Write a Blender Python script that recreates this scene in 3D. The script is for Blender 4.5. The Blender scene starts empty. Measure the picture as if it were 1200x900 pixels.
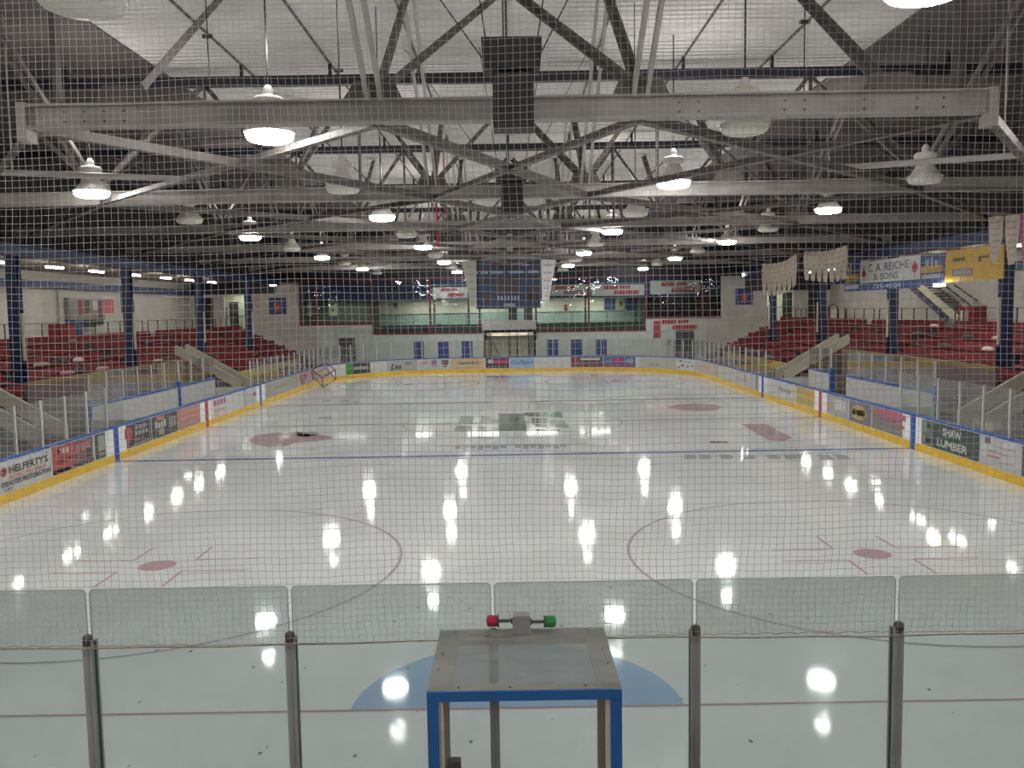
import bpy, bmesh, math, random
from mathutils import Vector, Matrix
random.seed(7)
C = bpy.context.scene
COL = C.collection
PI = math.pi

# ------------------------------------------------------------------ camera
CAM = Vector((0.0, -36.4, 4.69))
F = 1020.0
PITCH = math.radians(4.82); ROLL = math.radians(-0.95)
R = Matrix.Rotation(PI/2 - PITCH, 4, 'X') @ Matrix.Rotation(ROLL, 4, 'Z')
cam_d = bpy.data.cameras.new('camera'); cam_d.sensor_width = 36; cam_d.lens = 36*F/1200
cam_d.clip_start = 0.05; cam_d.clip_end = 300
cam = bpy.data.objects.new('camera', cam_d); COL.objects.link(cam)
cam.matrix_world = Matrix.Translation(CAM) @ R
C.camera = cam
C.view_settings.view_transform = 'Standard'; C.view_settings.look = 'None'
C.view_settings.gamma = 1; C.view_settings.use_curve_mapping = False
C.view_settings.exposure = 1.0
C.cycles.transparent_max_bounces = 32
C.cycles.max_bounces = 8
LAMP_E = 50.0
STRIP_E = 34.0
UPLIGHT = 62.0
w = bpy.data.worlds.new('world'); C.world = w; w.use_nodes = True
w.node_tree.nodes['Background'].inputs[0].default_value = (0.5, 0.55, 0.6, 1)
w.node_tree.nodes['Background'].inputs[1].default_value = 0.02

def ray(px, py):
    return (R.to_3x3() @ Vector(((px-600)/F, -(py-450)/F, -1))).normalized()
def aty(px, py, Y):
    d = ray(px, py); return CAM + d*((Y-CAM.y)/d.y)
def atx(px, py, X):
    d = ray(px, py); return CAM + d*((X-CAM.x)/d.x)
def atz(px, py, Z):
    d = ray(px, py); return CAM + d*((Z-CAM.z)/d.z)
def proj(p):
    q = R.to_3x3().transposed() @ (Vector(p)-CAM)
    return 600+F*q.x/-q.z, 450-F*q.y/-q.z

# ------------------------------------------------------------------ materials
MATS = {}
def mat(name, col, rough=0.6, metal=0.0, var=0.06, scale=3.0, spec=0.5, emit=None, es=0.0, bump=0.0, bscale=40.0):
    if name in MATS: return MATS[name]
    m = bpy.data.materials.new(name); m.use_nodes = True
    nt = m.node_tree; b = nt.nodes['Principled BSDF']
    b.inputs['Roughness'].default_value = rough; b.inputs['Metallic'].default_value = metal
    b.inputs['Specular IOR Level'].default_value = spec
    if emit:
        b.inputs['Emission Color'].default_value = (*emit, 1); b.inputs['Emission Strength'].default_value = es
    tc = nt.nodes.new('ShaderNodeTexCoord')
    if var > 0:
        n = nt.nodes.new('ShaderNodeTexNoise'); n.inputs['Scale'].default_value = scale; n.inputs['Detail'].default_value = 4
        nt.links.new(tc.outputs['Object'], n.inputs['Vector'])
        r = nt.nodes.new('ShaderNodeMapRange'); r.inputs[1].default_value = 0.3; r.inputs[2].default_value = 0.7
        r.inputs[3].default_value = 1-var*2; r.inputs[4].default_value = 1+var
        nt.links.new(n.outputs[0], r.inputs[0])
        mx = nt.nodes.new('ShaderNodeVectorMath'); mx.operation = 'SCALE'; mx.inputs[0].default_value = col
        nt.links.new(r.outputs[0], mx.inputs['Scale'])
        nt.links.new(mx.outputs[0], b.inputs['Base Color'])
    else:
        b.inputs['Base Color'].default_value = (*col, 1)
    if bump > 0:
        n2 = nt.nodes.new('ShaderNodeTexNoise'); n2.inputs['Scale'].default_value = bscale
        nt.links.new(tc.outputs['Object'], n2.inputs['Vector'])
        bp = nt.nodes.new('ShaderNodeBump'); bp.inputs['Strength'].default_value = bump; bp.inputs['Distance'].default_value = 0.02
        nt.links.new(n2.outputs[0], bp.inputs['Height']); nt.links.new(bp.outputs[0], b.inputs['Normal'])
    MATS[name] = m
    return m

def glass_mat(name, tint=(0.93, 0.97, 0.95), refl=1.0, rough=0.0, haze=0.0, wavy=False):
    if name in MATS: return MATS[name]
    m = bpy.data.materials.new(name); m.use_nodes = True; nt = m.node_tree; nt.nodes.clear()
    out = nt.nodes.new('ShaderNodeOutputMaterial')
    t = nt.nodes.new('ShaderNodeBsdfTransparent'); t.inputs[0].default_value = (*tint, 1)
    g = nt.nodes.new('ShaderNodeBsdfGlossy'); g.inputs['Roughness'].default_value = rough
    fr = nt.nodes.new('ShaderNodeFresnel'); fr.inputs[0].default_value = 1.45
    mul = nt.nodes.new('ShaderNodeMath'); mul.operation = 'MULTIPLY'; mul.inputs[1].default_value = refl
    nt.links.new(fr.outputs[0], mul.inputs[0])
    mx = nt.nodes.new('ShaderNodeMixShader'); nt.links.new(mul.outputs[0], mx.inputs[0])
    nt.links.new(t.outputs[0], mx.inputs[1]); nt.links.new(g.outputs[0], mx.inputs[2])
    last = mx
    if wavy:
        n = nt.nodes.new('ShaderNodeTexNoise'); n.inputs['Scale'].default_value = 1.6; n.inputs['Detail'].default_value = 1.5
        tc = nt.nodes.new('ShaderNodeTexCoord'); nt.links.new(tc.outputs['Object'], n.inputs['Vector'])
        bp = nt.nodes.new('ShaderNodeBump'); bp.inputs['Strength'].default_value = 0.5; bp.inputs['Distance'].default_value = 0.035
        nt.links.new(n.outputs[0], bp.inputs['Height']); nt.links.new(bp.outputs[0], g.inputs['Normal'])
    if haze > 0:
        d = nt.nodes.new('ShaderNodeBsdfDiffuse'); d.inputs[0].default_value = (0.62, 0.64, 0.62, 1)
        n = nt.nodes.new('ShaderNodeTexNoise'); n.inputs['Scale'].default_value = 9; n.inputs['Detail'].default_value = 6
        r = nt.nodes.new('ShaderNodeMapRange'); r.inputs[1].default_value = .3; r.inputs[2].default_value = .7
        r.inputs[3].default_value = haze*.6; r.inputs[4].default_value = haze*1.3
        nt.links.new(n.outputs[0], r.inputs[0])
        m2 = nt.nodes.new('ShaderNodeMixShader'); nt.links.new(r.outputs[0], m2.inputs[0])
        nt.links.new(mx.outputs[0], m2.inputs[1]); nt.links.new(d.outputs[0], m2.inputs[2]); last = m2
    nt.links.new(last.outputs[0], out.inputs[0])
    MATS[name] = m
    return m

def ice_mat(name, col, var=0.05, scratch=True):
    if name in MATS: return MATS[name]
    m = mat(name, col, rough=0.17, var=var, scale=0.35, spec=0.5)
    nt = m.node_tree; b = nt.nodes['Principled BSDF']; b.inputs['IOR'].default_value = 1.31
    tc = nt.nodes.new('ShaderNodeTexCoord')
    n = nt.nodes.new('ShaderNodeTexNoise'); n.inputs['Scale'].default_value = 1.3; n.inputs['Detail'].default_value = 5
    nt.links.new(tc.outputs['Object'], n.inputs['Vector'])
    r = nt.nodes.new('ShaderNodeMapRange'); r.inputs[1].default_value = .3; r.inputs[2].default_value = .7
    r.inputs[3].default_value = 0.04; r.inputs[4].default_value = 0.075
    nt.links.new(n.outputs[0], r.inputs[0]); nt.links.new(r.outputs[0], b.inputs['Roughness'])
    return m

ICE = ice_mat('ice_white', (0.73, 0.755, 0.76))
def roof_mat():
    m = mat('white_roof_insulation', (0.72, 0.70, 0.67), rough=0.75, var=0.10, scale=0.5)
    nt = m.node_tree; b = nt.nodes['Principled BSDF']
    tc = nt.nodes.new('ShaderNodeTexCoord'); sx = nt.nodes.new('ShaderNodeSeparateXYZ')
    nt.links.new(tc.outputs['Object'], sx.inputs[0])
    w1 = nt.nodes.new('ShaderNodeTexWave'); w1.wave_type = 'BANDS'; w1.bands_direction = 'Y'
    w1.inputs['Scale'].default_value = 1.05; w1.inputs['Distortion'].default_value = 0.6; w1.inputs['Detail'].default_value = 1
    nt.links.new(tc.outputs['Object'], w1.inputs['Vector'])
    bp = nt.nodes.new('ShaderNodeBump'); bp.inputs['Strength'].default_value = 0.9; bp.inputs['Distance'].default_value = 0.10
    nt.links.new(w1.outputs[0], bp.inputs['Height']); nt.links.new(bp.outputs[0], b.inputs['Normal'])
    return m
M_ROOF = roof_mat()
M_ROOFDARK = mat('brown_grey_roof_deck', (0.10, 0.086, 0.084), rough=0.8, var=0.2, scale=0.6)
M_SIDING = mat('dark_brown_siding', (0.035, 0.030, 0.032), rough=0.8, var=0.2, scale=0.8)
M_STEEL = mat('grey_painted_steel', (0.34, 0.315, 0.30), rough=0.55, var=0.12, scale=2)
M_STEELD = mat('brown_grey_steel_angle', (0.10, 0.088, 0.086), rough=0.6, var=0.15, scale=2)
M_STEELM = mat('mid_grey_steel_angle', (0.14, 0.125, 0.12), rough=0.6, var=0.12, scale=2)
M_STEELL = mat('pale_grey_steel_angle', (0.40, 0.38, 0.355), rough=0.5, var=0.1, scale=2)
M_BLACK = mat('matt_black', (0.018, 0.017, 0.02), rough=0.6, var=0.1)
M_NAVY = mat('navy_steel', (0.012, 0.013, 0.024), rough=0.5, var=0.1)
M_BLUE = mat('blue_painted_steel', (0.014, 0.035, 0.11), rough=0.5, var=0.15)
M_BLUED = mat('blue_fascia', (0.012, 0.040, 0.125), rough=0.55, var=0.2, scale=1)
M_CAP = mat('blue_plastic_cap', (0.02, 0.10, 0.42), rough=0.35, var=0.05)
M_YEL = mat('yellow_kick_plastic', (0.80, 0.50, 0.015), rough=0.35, var=0.05)
M_WHITE = mat('white_board_plastic', (0.58, 0.59, 0.57), rough=0.35, var=0.05)
M_RED = mat('red_line_paint', (0.45, 0.05, 0.05), rough=0.4, var=0.05)
M_SEAT = mat('red_seat_plastic', (0.22, 0.004, 0.012), rough=0.5, var=0.25, scale=5, spec=0.25)
M_CONC = mat('grey_brown_concrete', (0.17, 0.14, 0.135), rough=0.85, var=0.2, scale=1.2)
M_WALLC = mat('cream_block_wall', (0.44, 0.42, 0.38), rough=0.8, var=0.06, scale=1)
M_WALLG = mat('grey_green_wall', (0.56, 0.61, 0.585), rough=0.8, var=0.06, scale=1)
M_WALLB = mat('taupe_block_wall', (0.55, 0.52, 0.47), rough=0.8, var=0.08, scale=1)
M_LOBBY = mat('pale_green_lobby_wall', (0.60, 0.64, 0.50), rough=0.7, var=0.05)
M_LOBBYT = mat('teal_green_lobby_panel', (0.30, 0.44, 0.38), rough=0.7, var=0.05)
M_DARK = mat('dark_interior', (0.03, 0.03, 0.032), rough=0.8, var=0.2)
M_LAMPW = mat('white_lamp_enamel', (0.62, 0.60, 0.55), rough=0.35, var=0.05)
M_LENS = mat('unlit_lamp_lens', (0.78, 0.76, 0.68), rough=0.3, var=0.04)
M_LIT = mat('lit_lamp_lens', (0.9, 0.9, 0.9), rough=0.4, var=0, emit=(1.0, 0.985, 0.95), es=LAMP_E)
M_STRIP = mat('lit_tube', (0.9, 0.9, 0.9), rough=0.4, var=0, emit=(1.0, 0.97, 0.88), es=STRIP_E)
M_NET = mat('grey_white_net_cord', (0.50, 0.48, 0.46), rough=0.8, var=0.10, scale=6)
M_ROPE = mat('brown_grey_net_rope', (0.30, 0.24, 0.18), rough=0.8, var=0.2, scale=20)
M_POST = mat('anodised_grey_post', (0.34, 0.34, 0.355), rough=0.5, metal=0.0, var=0.08)
M_POSTW = mat('pale_glass_post', (0.62, 0.62, 0.58), rough=0.4, var=0.05)
M_GLASS = glass_mat('side_glass', (0.95, 0.965, 0.955), refl=0.5)
M_GLASSN = glass_mat('near_glass', (0.79, 0.82, 0.81), refl=0.5, haze=0.05)
M_GEDGE = mat('glass_edge_strip', (0.42, 0.45, 0.42), rough=0.3, var=0.05)
M_BOXTOP = glass_mat('scuffed_acrylic', (0.84, 0.84, 0.82), refl=0.6, rough=0.12, haze=0.20)
M_BOXSIDE = glass_mat('box_acrylic', (0.90, 0.92, 0.91), refl=0.35, haze=0.06)
M_WOOD = mat('pale_painted_wood', (0.66, 0.57, 0.51), rough=0.6, var=0.12, scale=6)
M_CREAM = mat('cream_paint', (0.55, 0.52, 0.42), rough=0.6, var=0.08)
M_BANNER = mat('cream_banner_cloth', (0.50, 0.42, 0.33), rough=0.85, var=0.08)
M_BANNERW = mat('white_banner_cloth', (0.82, 0.82, 0.82), rough=0.7, var=0.03)
M_BANNERG = mat('grey_banner_cloth', (0.40, 0.38, 0.34), rough=0.8, var=0.05)
M_LOBGLASS = glass_mat('lobby_window_glass', (0.95, 0.97, 0.97), refl=1.3, rough=0.01, wavy=True)
def cm(r, g, b, rough=0.5):
    return mat('paint_%d_%d_%d' % (int(r*255), int(g*255), int(b*255)), (r, g, b), rough=rough, var=0.05)

# ------------------------------------------------------------------ mesh helpers
class MB:
    def __init__(s): s.v = []; s.f = []; s.mi = []
    def add(s, vs, fs, mi=0):
        o = len(s.v); s.v += [tuple(v) for v in vs]; s.f += [tuple(i+o for i in f) for f in fs]; s.mi += [mi]*len(fs); return s
    def box(s, x0, x1, y0, y1, z0, z1, mi=0):
        x0, x1 = min(x0, x1), max(x0, x1); y0, y1 = min(y0, y1), max(y0, y1); z0, z1 = min(z0, z1), max(z0, z1)
        vs = [(x0,y0,z0),(x1,y0,z0),(x1,y1,z0),(x0,y1,z0),(x0,y0,z1),(x1,y0,z1),(x1,y1,z1),(x0,y1,z1)]
        return s.add(vs, [(0,3,2,1),(4,5,6,7),(0,1,5,4),(1,2,6,5),(2,3,7,6),(3,0,4,7)], mi)
    def beam(s, p, q, wd, ht, up=(0,0,1), mi=0):
        p = Vector(p); q = Vector(q); d = (q-p).normalized(); u = Vector(up)
        sd = d.cross(u)
        if sd.length < 1e-4: sd = d.cross(Vector((0,1,0)))
        sd.normalize(); u = sd.cross(d).normalized()
        a = sd*wd/2; b = u*ht/2
        vs = [p-a-b, p+a-b, p+a+b, p-a+b, q-a-b, q+a-b, q+a+b, q-a+b]
        return s.add(vs, [(0,1,2,3),(7,6,5,4),(0,4,5,1),(1,5,6,2),(2,6,7,3),(3,7,4,0)], mi)
    def angle(s, p, q, wd, t=0.015, mi=0):
        # an L-section: two thin flanges
        p = Vector(p); q = Vector(q); d = (q-p).normalized(); sd = d.cross(Vector((0,0,1)))
        if sd.length < 1e-3: sd = Vector((1,0,0))
        sd.normalize(); u = sd.cross(d).normalized()
        s.beam(p, q, wd, t, mi=mi)
        o = sd*(wd/2) + u*(wd/2)
        return s.beam(p+o, q+o, t, wd, mi=mi)
    def tube(s, pts, r, n=6, closed=False, mi=0):
        pts = [Vector(p) for p in pts]; m = len(pts); rings = []
        for i, p in enumerate(pts):
            a = pts[i-1] if i > 0 else (pts[-1] if closed else pts[0]); b = pts[i+1] if i < m-1 else (pts[0] if closed else pts[-1])
            d = (b-a).normalized(); u = Vector((0,0,1)) if abs(d.z) < 0.9 else Vector((0,1,0))
            sd = d.cross(u).normalized(); u = sd.cross(d)
            rr = r[i] if isinstance(r, (list, tuple)) else r
            rings.append([p + (sd*math.cos(2*PI*k/n)+u*math.sin(2*PI*k/n))*rr for k in range(n)])
        vs = [v for g in rings for v in g]; fs = []
        rng = m if closed else m-1
        for i in range(rng):
            j = (i+1) % m
            for k in range(n): fs.append((i*n+k, i*n+(k+1)%n, j*n+(k+1)%n, j*n+k))
        if not closed:
            fs.append(tuple(reversed(range(n)))); fs.append(tuple((m-1)*n+k for k in range(n)))
        return s.add(vs, fs, mi)
    def lathe(s, prof, c=(0,0,0), n=24, axis='Z', mi=0):
        vs = []; fs = []
        for (r, z) in prof:
            for k in range(n):
                a = 2*PI*k/n; x, y = r*math.cos(a), r*math.sin(a)
                p = (x, y, z) if axis == 'Z' else ((z, x, y) if axis == 'X' else (x, z, y))
                vs.append((p[0]+c[0], p[1]+c[1], p[2]+c[2]))
        for i in range(len(prof)-1):
            for k in range(n): fs.append((i*n+k, i*n+(k+1)%n, (i+1)*n+(k+1)%n, (i+1)*n+k))
        fs.append(tuple(reversed(range(n)))); fs.append(tuple((len(prof)-1)*n+k for k in range(n)))
        return s.add(vs, fs, mi)
    def prism(s, pts, off, mi=0):
        # polygon extruded by a vector
        n = len(pts); off = Vector(off); pts = [Vector(p) for p in pts]
        return s.add(pts+[p+off for p in pts], [tuple(range(n)), tuple(reversed(range(n, 2*n)))] + [(i, i+n, (i+1)%n+n, (i+1)%n) for i in range(n)], mi)
    def build(s, name, m, parent=None, smooth=False):
        me = bpy.data.meshes.new(name); me.from_pydata([tuple(v) for v in s.v], [], s.f)
        ms = m if isinstance(m, (list, tuple)) else [m]
        for x in ms: me.materials.append(x)
        if len(ms) > 1: me.polygons.foreach_set('material_index', s.mi)
        bm = bmesh.new(); bm.from_mesh(me); bmesh.ops.recalc_face_normals(bm, faces=bm.faces); bm.to_mesh(me); bm.free()
        if smooth:
            for p in me.polygons: p.use_smooth = True
        me.update()
        o = bpy.data.objects.new(name, me); COL.objects.link(o)
        if parent is not None: o.parent = parent; o.matrix_parent_inverse = Matrix.Identity(4); 
        return o
def tag(o, label=None, cat=None, group=None, kind=None):
    if label: o['label'] = label
    if cat: o['category'] = cat
    if group: o['group'] = group
    if kind: o['kind'] = kind
    return o
def thing(name, label, cat, loc=(0,0,0), group=None):
    o = bpy.data.objects.new(name, None); COL.objects.link(o); o.location = loc; o.empty_display_size = .2
    return tag(o, label, cat, group)
def localise(root):
    # parts were modelled in world space: shift their meshes so that the thing's origin is at its base
    loc = root.location.copy()
    for ch in [c for c in COL.objects if c.parent == root]:
        if not ch.get('_local'):
            ch.data.transform(Matrix.Translation(-loc))
            for g in [c for c in COL.objects if c.parent == ch]: g.data.transform(Matrix.Translation(-loc))
def struct(name, mb, m, parent=None):
    o = mb.build(name, m, parent)
    if parent is None: o['kind'] = 'structure'
    return o
def copy_tree(o, parent=None):
    c = o.copy(); COL.objects.link(c); c.parent = parent
    for ch in [x for x in CH.get(o.name, [])]: copy_tree(ch, c)
    return c
CH = {}
def reg(root):
    def rec(o):
        CH[o.name] = [x for x in COL.objects if x.parent == o]
        for x in CH[o.name]: rec(x)
    rec(root)

FONTCACHE = {}
def text_mb(txt, origin, ux, uz, width, height, m, name, parent, nrm=None, depth=0.004, shear=0.0, bold=0.0):
    """solid lettering fitted into width x height; origin = lower-left corner, ux/uz unit vectors"""
    key = (txt, shear, bold)
    if key not in FONTCACHE:
        cu = bpy.data.curves.new('t', 'FONT'); cu.body = txt; cu.size = 1; cu.shear = shear; cu.offset = bold; cu.resolution_u = 2
        ob = bpy.data.objects.new('t', cu); COL.objects.link(ob)
        dg = bpy.context.evaluated_depsgraph_get(); dg.update()
        me = bpy.data.meshes.new_from_object(ob.evaluated_get(dg))
        vs = [v.co.copy() for v in me.vertices]; fs = [tuple(p.vertices) for p in me.polygons]
        bpy.data.objects.remove(ob); bpy.data.curves.remove(cu); bpy.data.meshes.remove(me)
        x0 = min(v.x for v in vs); x1 = max(v.x for v in vs); y0 = min(v.y for v in vs); y1 = max(v.y for v in vs)
        FONTCACHE[key] = ([( (v.x-x0)/(x1-x0), (v.y-y0)/(y1-y0)) for v in vs], fs)
    vs, fs = FONTCACHE[key]
    ux = Vector(ux); uz = Vector(uz); n = ux.cross(uz) if nrm is None else Vector(nrm); o = Vector(origin)
    mb = MB(); mb.add([o+ux*(a*width)+uz*(b*height)+n*depth for a, b in vs], fs)
    return raw(mb, name, m, parent)
def raw(mb, name, m, parent):
    me = bpy.data.meshes.new(name); me.from_pydata([tuple(v) for v in mb.v], [], mb.f); me.materials.append(m); me.update()
    o = bpy.data.objects.new(name, me); COL.objects.link(o)
    if parent is not None: o.parent = parent
    return o

# ------------------------------------------------------------------ rink path
X0 = 12.95; YE = 30.5; RC = 8.5
def path_build():
    pts = []
    def straight(a, b, n):
        for i in range(n): pts.append(Vector(a).lerp(Vector(b), i/n))
    def arc(cx, cy, a0, a1, n):
        for i in range(n):
            a = a0+(a1-a0)*i/n; pts.append(Vector((cx+RC*math.cos(a), cy+RC*math.sin(a), 0)))
    straight((-X0, -YE+RC, 0), (-X0, YE-RC, 0), 180)
    arc(-X0+RC, YE-RC, PI, PI/2, 40)
    straight((-X0+RC, YE, 0), (X0-RC, YE, 0), 36)
    arc(X0-RC, YE-RC, PI/2, 0, 40)
    straight((X0, YE-RC, 0), (X0, -YE+RC, 0), 180)
    arc(X0-RC, -YE+RC, 0, -PI/2, 40)
    straight((X0-RC, -YE, 0), (-X0+RC, -YE, 0), 36)
    arc(-X0+RC, -YE+RC, -PI/2, -PI, 40)
    pts.append(Vector((-X0, -YE+RC, 0)))
    return pts
PATH = path_build()
CUM = [0.0]
for a, b in zip(PATH, PATH[1:]): CUM.append(CUM[-1]+(b-a).length)
TOTAL = CUM[-1]
import bisect
def pt(s):
    s = max(0, min(TOTAL-1e-6, s)); i = bisect.bisect_right(CUM, s)-1
    a, b = PATH[i], PATH[i+1]; t = (s-CUM[i])/(CUM[i+1]-CUM[i]); d = (b-a).normalized()
    return a.lerp(b, t), d, Vector((d.y, -d.x, 0))      # point, direction, inward normal
TAB = []
_i = 0
while True:
    s_ = _i*0.05
    p_, d_, n_ = pt(s_)
    if s_ > CUM[180]+CUM[180]-0+ (CUM[296]-CUM[180]) or p_.y < -29: break
    if p_.y > -30: TAB.append((proj((p_.x, p_.y, 0.7))[0], s_))
    _i += 1
    if s_ > CUM[476]: break
def S(px):
    best = min(TAB, key=lambda t: abs(t[0]-px)); return best[1]
S_END = CUM[476]
def strip(mb, s0, s1, z0, z1, in0, in1, mi=0):
    """a bar that follows the boards from s0 to s1, from inward offset in0 to in1"""
    n = max(1, int(math.ceil((s1-s0)/0.7))) ; vs = []
    for i in range(n+1):
        p, d, nn = pt(s0+(s1-s0)*i/n)
        for (o, z) in ((in0, z0), (in1, z0), (in1, z1), (in0, z1)): q = p+nn*o; vs.append((q.x, q.y, z))
    fs = [(0,1,2,3), tuple(4*n+k for k in (3,2,1,0))]
    for i in range(n):
        for k in range(4): fs.append((4*i+k, 4*i+4+k, 4*i+4+(k+1)%4, 4*i+(k+1)%4))
    mb.add(vs, fs, mi); return mb

# ------------------------------------------------------------------ the setting
HB = 1.15   # board height
mb = MB()
n = len(PATH)-1
ice = raw(mb.add([(p.x, p.y, 0) for p in PATH[:-1]], [tuple(reversed(range(n)))]), 'floor_ice', ICE, None); ice['kind'] = 'structure'
mb = MB(); mb.box(-26, 26, -44, 41, -0.3, -0.03); struct('floor', mb, mat('grey_rubber_floor', (0.09,0.09,0.09), rough=0.9))
# roof
mb = MB(); mb.box(-9.2, 9.2, -44, 36, 11.2, 11.35); roof = struct('ceiling', mb, M_ROOF)
mb = MB()
for sd in (-1, 1): mb.box(sd*9.2, sd*19.0, -44, 36, 11.2, 11.35)
struct('ceiling_side_deck', mb, M_ROOFDARK)
mb = MB()
for k in range(-9, 10):
    x = k*2.3 if abs(k) < 8 else k*2.3
    if abs(x) < 18.5: mb.box(x-.02, x+.02, -44, 34.4, 11.15, 11.2)
struct('trim_1', mb, M_STEELD)
for sd, nm in ((-1, 'left'), (1, 'right')):
    mb = MB(); mb.box(sd*18.9, sd*19.1, -44, 36, 7.5, 11.3)
    for k in range(0, 260): mb.box(sd*18.86, sd*18.9, -44+k*.31, -44+k*.31+.12, 7.55, 11.2)
    struct('wall_clerestory_'+nm, mb, M_SIDING)
    mb = MB(); mb.box(sd*25.9, sd*26.2, -44, 41, 0, 7.3); struct('wall_'+nm, mb, M_WALLC)
    mb = MB(); mb.prism([(sd*18.9, -44, 7.75), (sd*26.1, -44, 7.25), (sd*26.1, -44, 7.35), (sd*18.9, -44, 7.85)], (0, 85, 0))
    struct('ceiling_aisle_'+nm, mb, mat('cream_aisle_ceiling', (0.30,0.27,0.23), rough=0.7, var=0.15))
mb = MB(); mb.box(-26, 26, -44.2, -44, -0.3, 11.4); struct('wall_near', mb, M_WALLC)

# --- far end wall, with openings -------------------------------------------
YW = 34.5
def W(px, py): p = aty(px, py, YW); return p.x, p.z
xL1, _ = W(352, 380); xL2, _ = W(437, 380); xR1, _ = W(757, 380); xR2, _ = W(845, 372)
xgl, zg1 = W(568, 388); xgr, _ = W(627, 388)
zsC = W(600, 390)[1]; zsL = W(395, 381)[1]; zsR = W(800, 373)[1]; zTop = W(600, 350)[1]; zWin = W(600, 327)[1]
xv0, zv = W(262, 345); xv1, _ = W(291, 345); xw0, _ = W(899, 343); xw1, zw = W(930, 340)
zfl = W(276, 385)[1]
T = 0.3
mb = MB()
mb.box(xL2, xgl, YW, YW+T, 0, zsC); mb.box(xgr, xR1, YW, YW+T, 0, zsC); mb.box(xgl, xgr, YW, YW+T, zg1, zsC)
struct('wall_far', mb, M_WALLG)
mb = MB()
mb.box(xL1+1.3, xL2, YW, YW+T, 0, zsL); mb.box(xR1, xR2-1.2, YW, YW+T, 0, zsR); struct('wall_far_sides', mb, M_WALLG)
mb = MB()
mb.box(xv1, xL1, YW, YW+T, 0, 7.2); mb.box(xL1, xL1+1.3, YW, YW+T, 0, zsL); mb.box(xR2-1.2, xR2, YW, YW+T, 0, zsR); mb.box(xR2, xw0, YW, YW+T, 0, 7.2)
mb.box(-25.9, xv0, YW, YW+T, 0, 7.2); mb.box(xw1, 25.9, YW, YW+T, 0, 7.2)
mb.box(xv0, xv1, YW, YW+T, 0, zfl); mb.box(xw0, xw1, YW, YW+T, 0, zfl)
struct('wall_far_taupe', mb, M_WALLB)
# upper blue fascia over the windows up to the roof
mb = MB(); mb.box(-19, 19, YW, YW+T, zWin+.1, 11.3); mb.box(-25.9, -19, YW-.06, YW+.2, zv, 7.6); mb.box(19, 25.9, YW-.06, YW+.2, zw, 7.6)
struct('wall_far_upper', mb, M_NAVY)
mb = MB(); mb.box(xL1, xR2, YW+.25, YW+.35, zTop, zWin+.1); struct('wall_far_fascia', mb, M_BLUED)
# lobby behind the windows
YB = 38.6
mb = MB()
mb.box(xL2, xR1, YB, YB+.2, zsC-1, zTop+.8); struct('wall_lobby', mb, M_LOBBY)
mb = MB(); mb.box(xL1, xR2, YW+T, YB+.2, zsC-.3, zsC-.25); struct('floor_lobby', mb, M_CONC)
mb = MB(); mb.box(xL1, xR2, YW+.36, YB+.2, zTop+.05, zTop+.15); struct('ceiling_lobby', mb, M_WALLG)
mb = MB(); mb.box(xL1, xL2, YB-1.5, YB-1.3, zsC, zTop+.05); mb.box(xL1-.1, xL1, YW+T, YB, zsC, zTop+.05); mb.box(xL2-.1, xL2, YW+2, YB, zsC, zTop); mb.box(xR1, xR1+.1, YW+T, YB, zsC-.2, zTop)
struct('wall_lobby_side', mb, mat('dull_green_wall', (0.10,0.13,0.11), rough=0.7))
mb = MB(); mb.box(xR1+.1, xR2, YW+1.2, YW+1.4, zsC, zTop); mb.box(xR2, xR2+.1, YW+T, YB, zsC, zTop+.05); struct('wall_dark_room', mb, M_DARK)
def area(name, loc, sx, sy, power, col=(1, .97, .88), rot=(0,0,0)):
    l = bpy.data.lights.new(name, 'AREA'); l.shape = 'RECTANGLE'; l.size = sx; l.size_y = sy; l.energy = power; l.color = col
    o = bpy.data.objects.new(name, l); COL.objects.link(o); o.location = loc; o.rotation_euler = rot; return o
for x in (-7, -2.5, 2.5, 7): area('lobby_ceiling_light', (x, YW+2.4, zTop), 2.6, 0.5, 42)
area('lobby_ceiling_light', (-13.5, YW+1.4, zTop), 2.6, 0.3, 14)

# windows: frames with panes
def window(idx, px0, px1, zs, label=None):
    x0 = W(px0, 360)[0]; x1 = W(px1, 360)[0]
    mb = MB(); r = .075
    mb.box(x0-r, x0+r, YW-.10, YW+.06, zs, zWin+.1); mb.box(x0, x1, YW-.06, YW+.05, zs, zs+.16); mb.box(x0, x1, YW-.05, YW+.03, zWin, zWin+.1)
    fr = struct('window_%d' % idx, mb, mat('dark_red_frame', (0.16,0.015,0.022), rough=0.45))
    g = MB(); g.box(x0+r, x1-r, YW-.02, YW-.01, zs+.14, zWin); p = g.build('pane', M_LOBGLASS, fr)
    # the slight waviness and tilt of real panes
    return fr
for i, (a, b, zs) in enumerate([(352,371,zsL),(371,437,zsL),(437,504,zsC),(504,562,zsC),(562,628,zsC+.45),(628,690,zsC),(690,757,zsC),(757,823,zsR),(823,845,zsR)]):
    window(i+1, a, b, zs)

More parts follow.
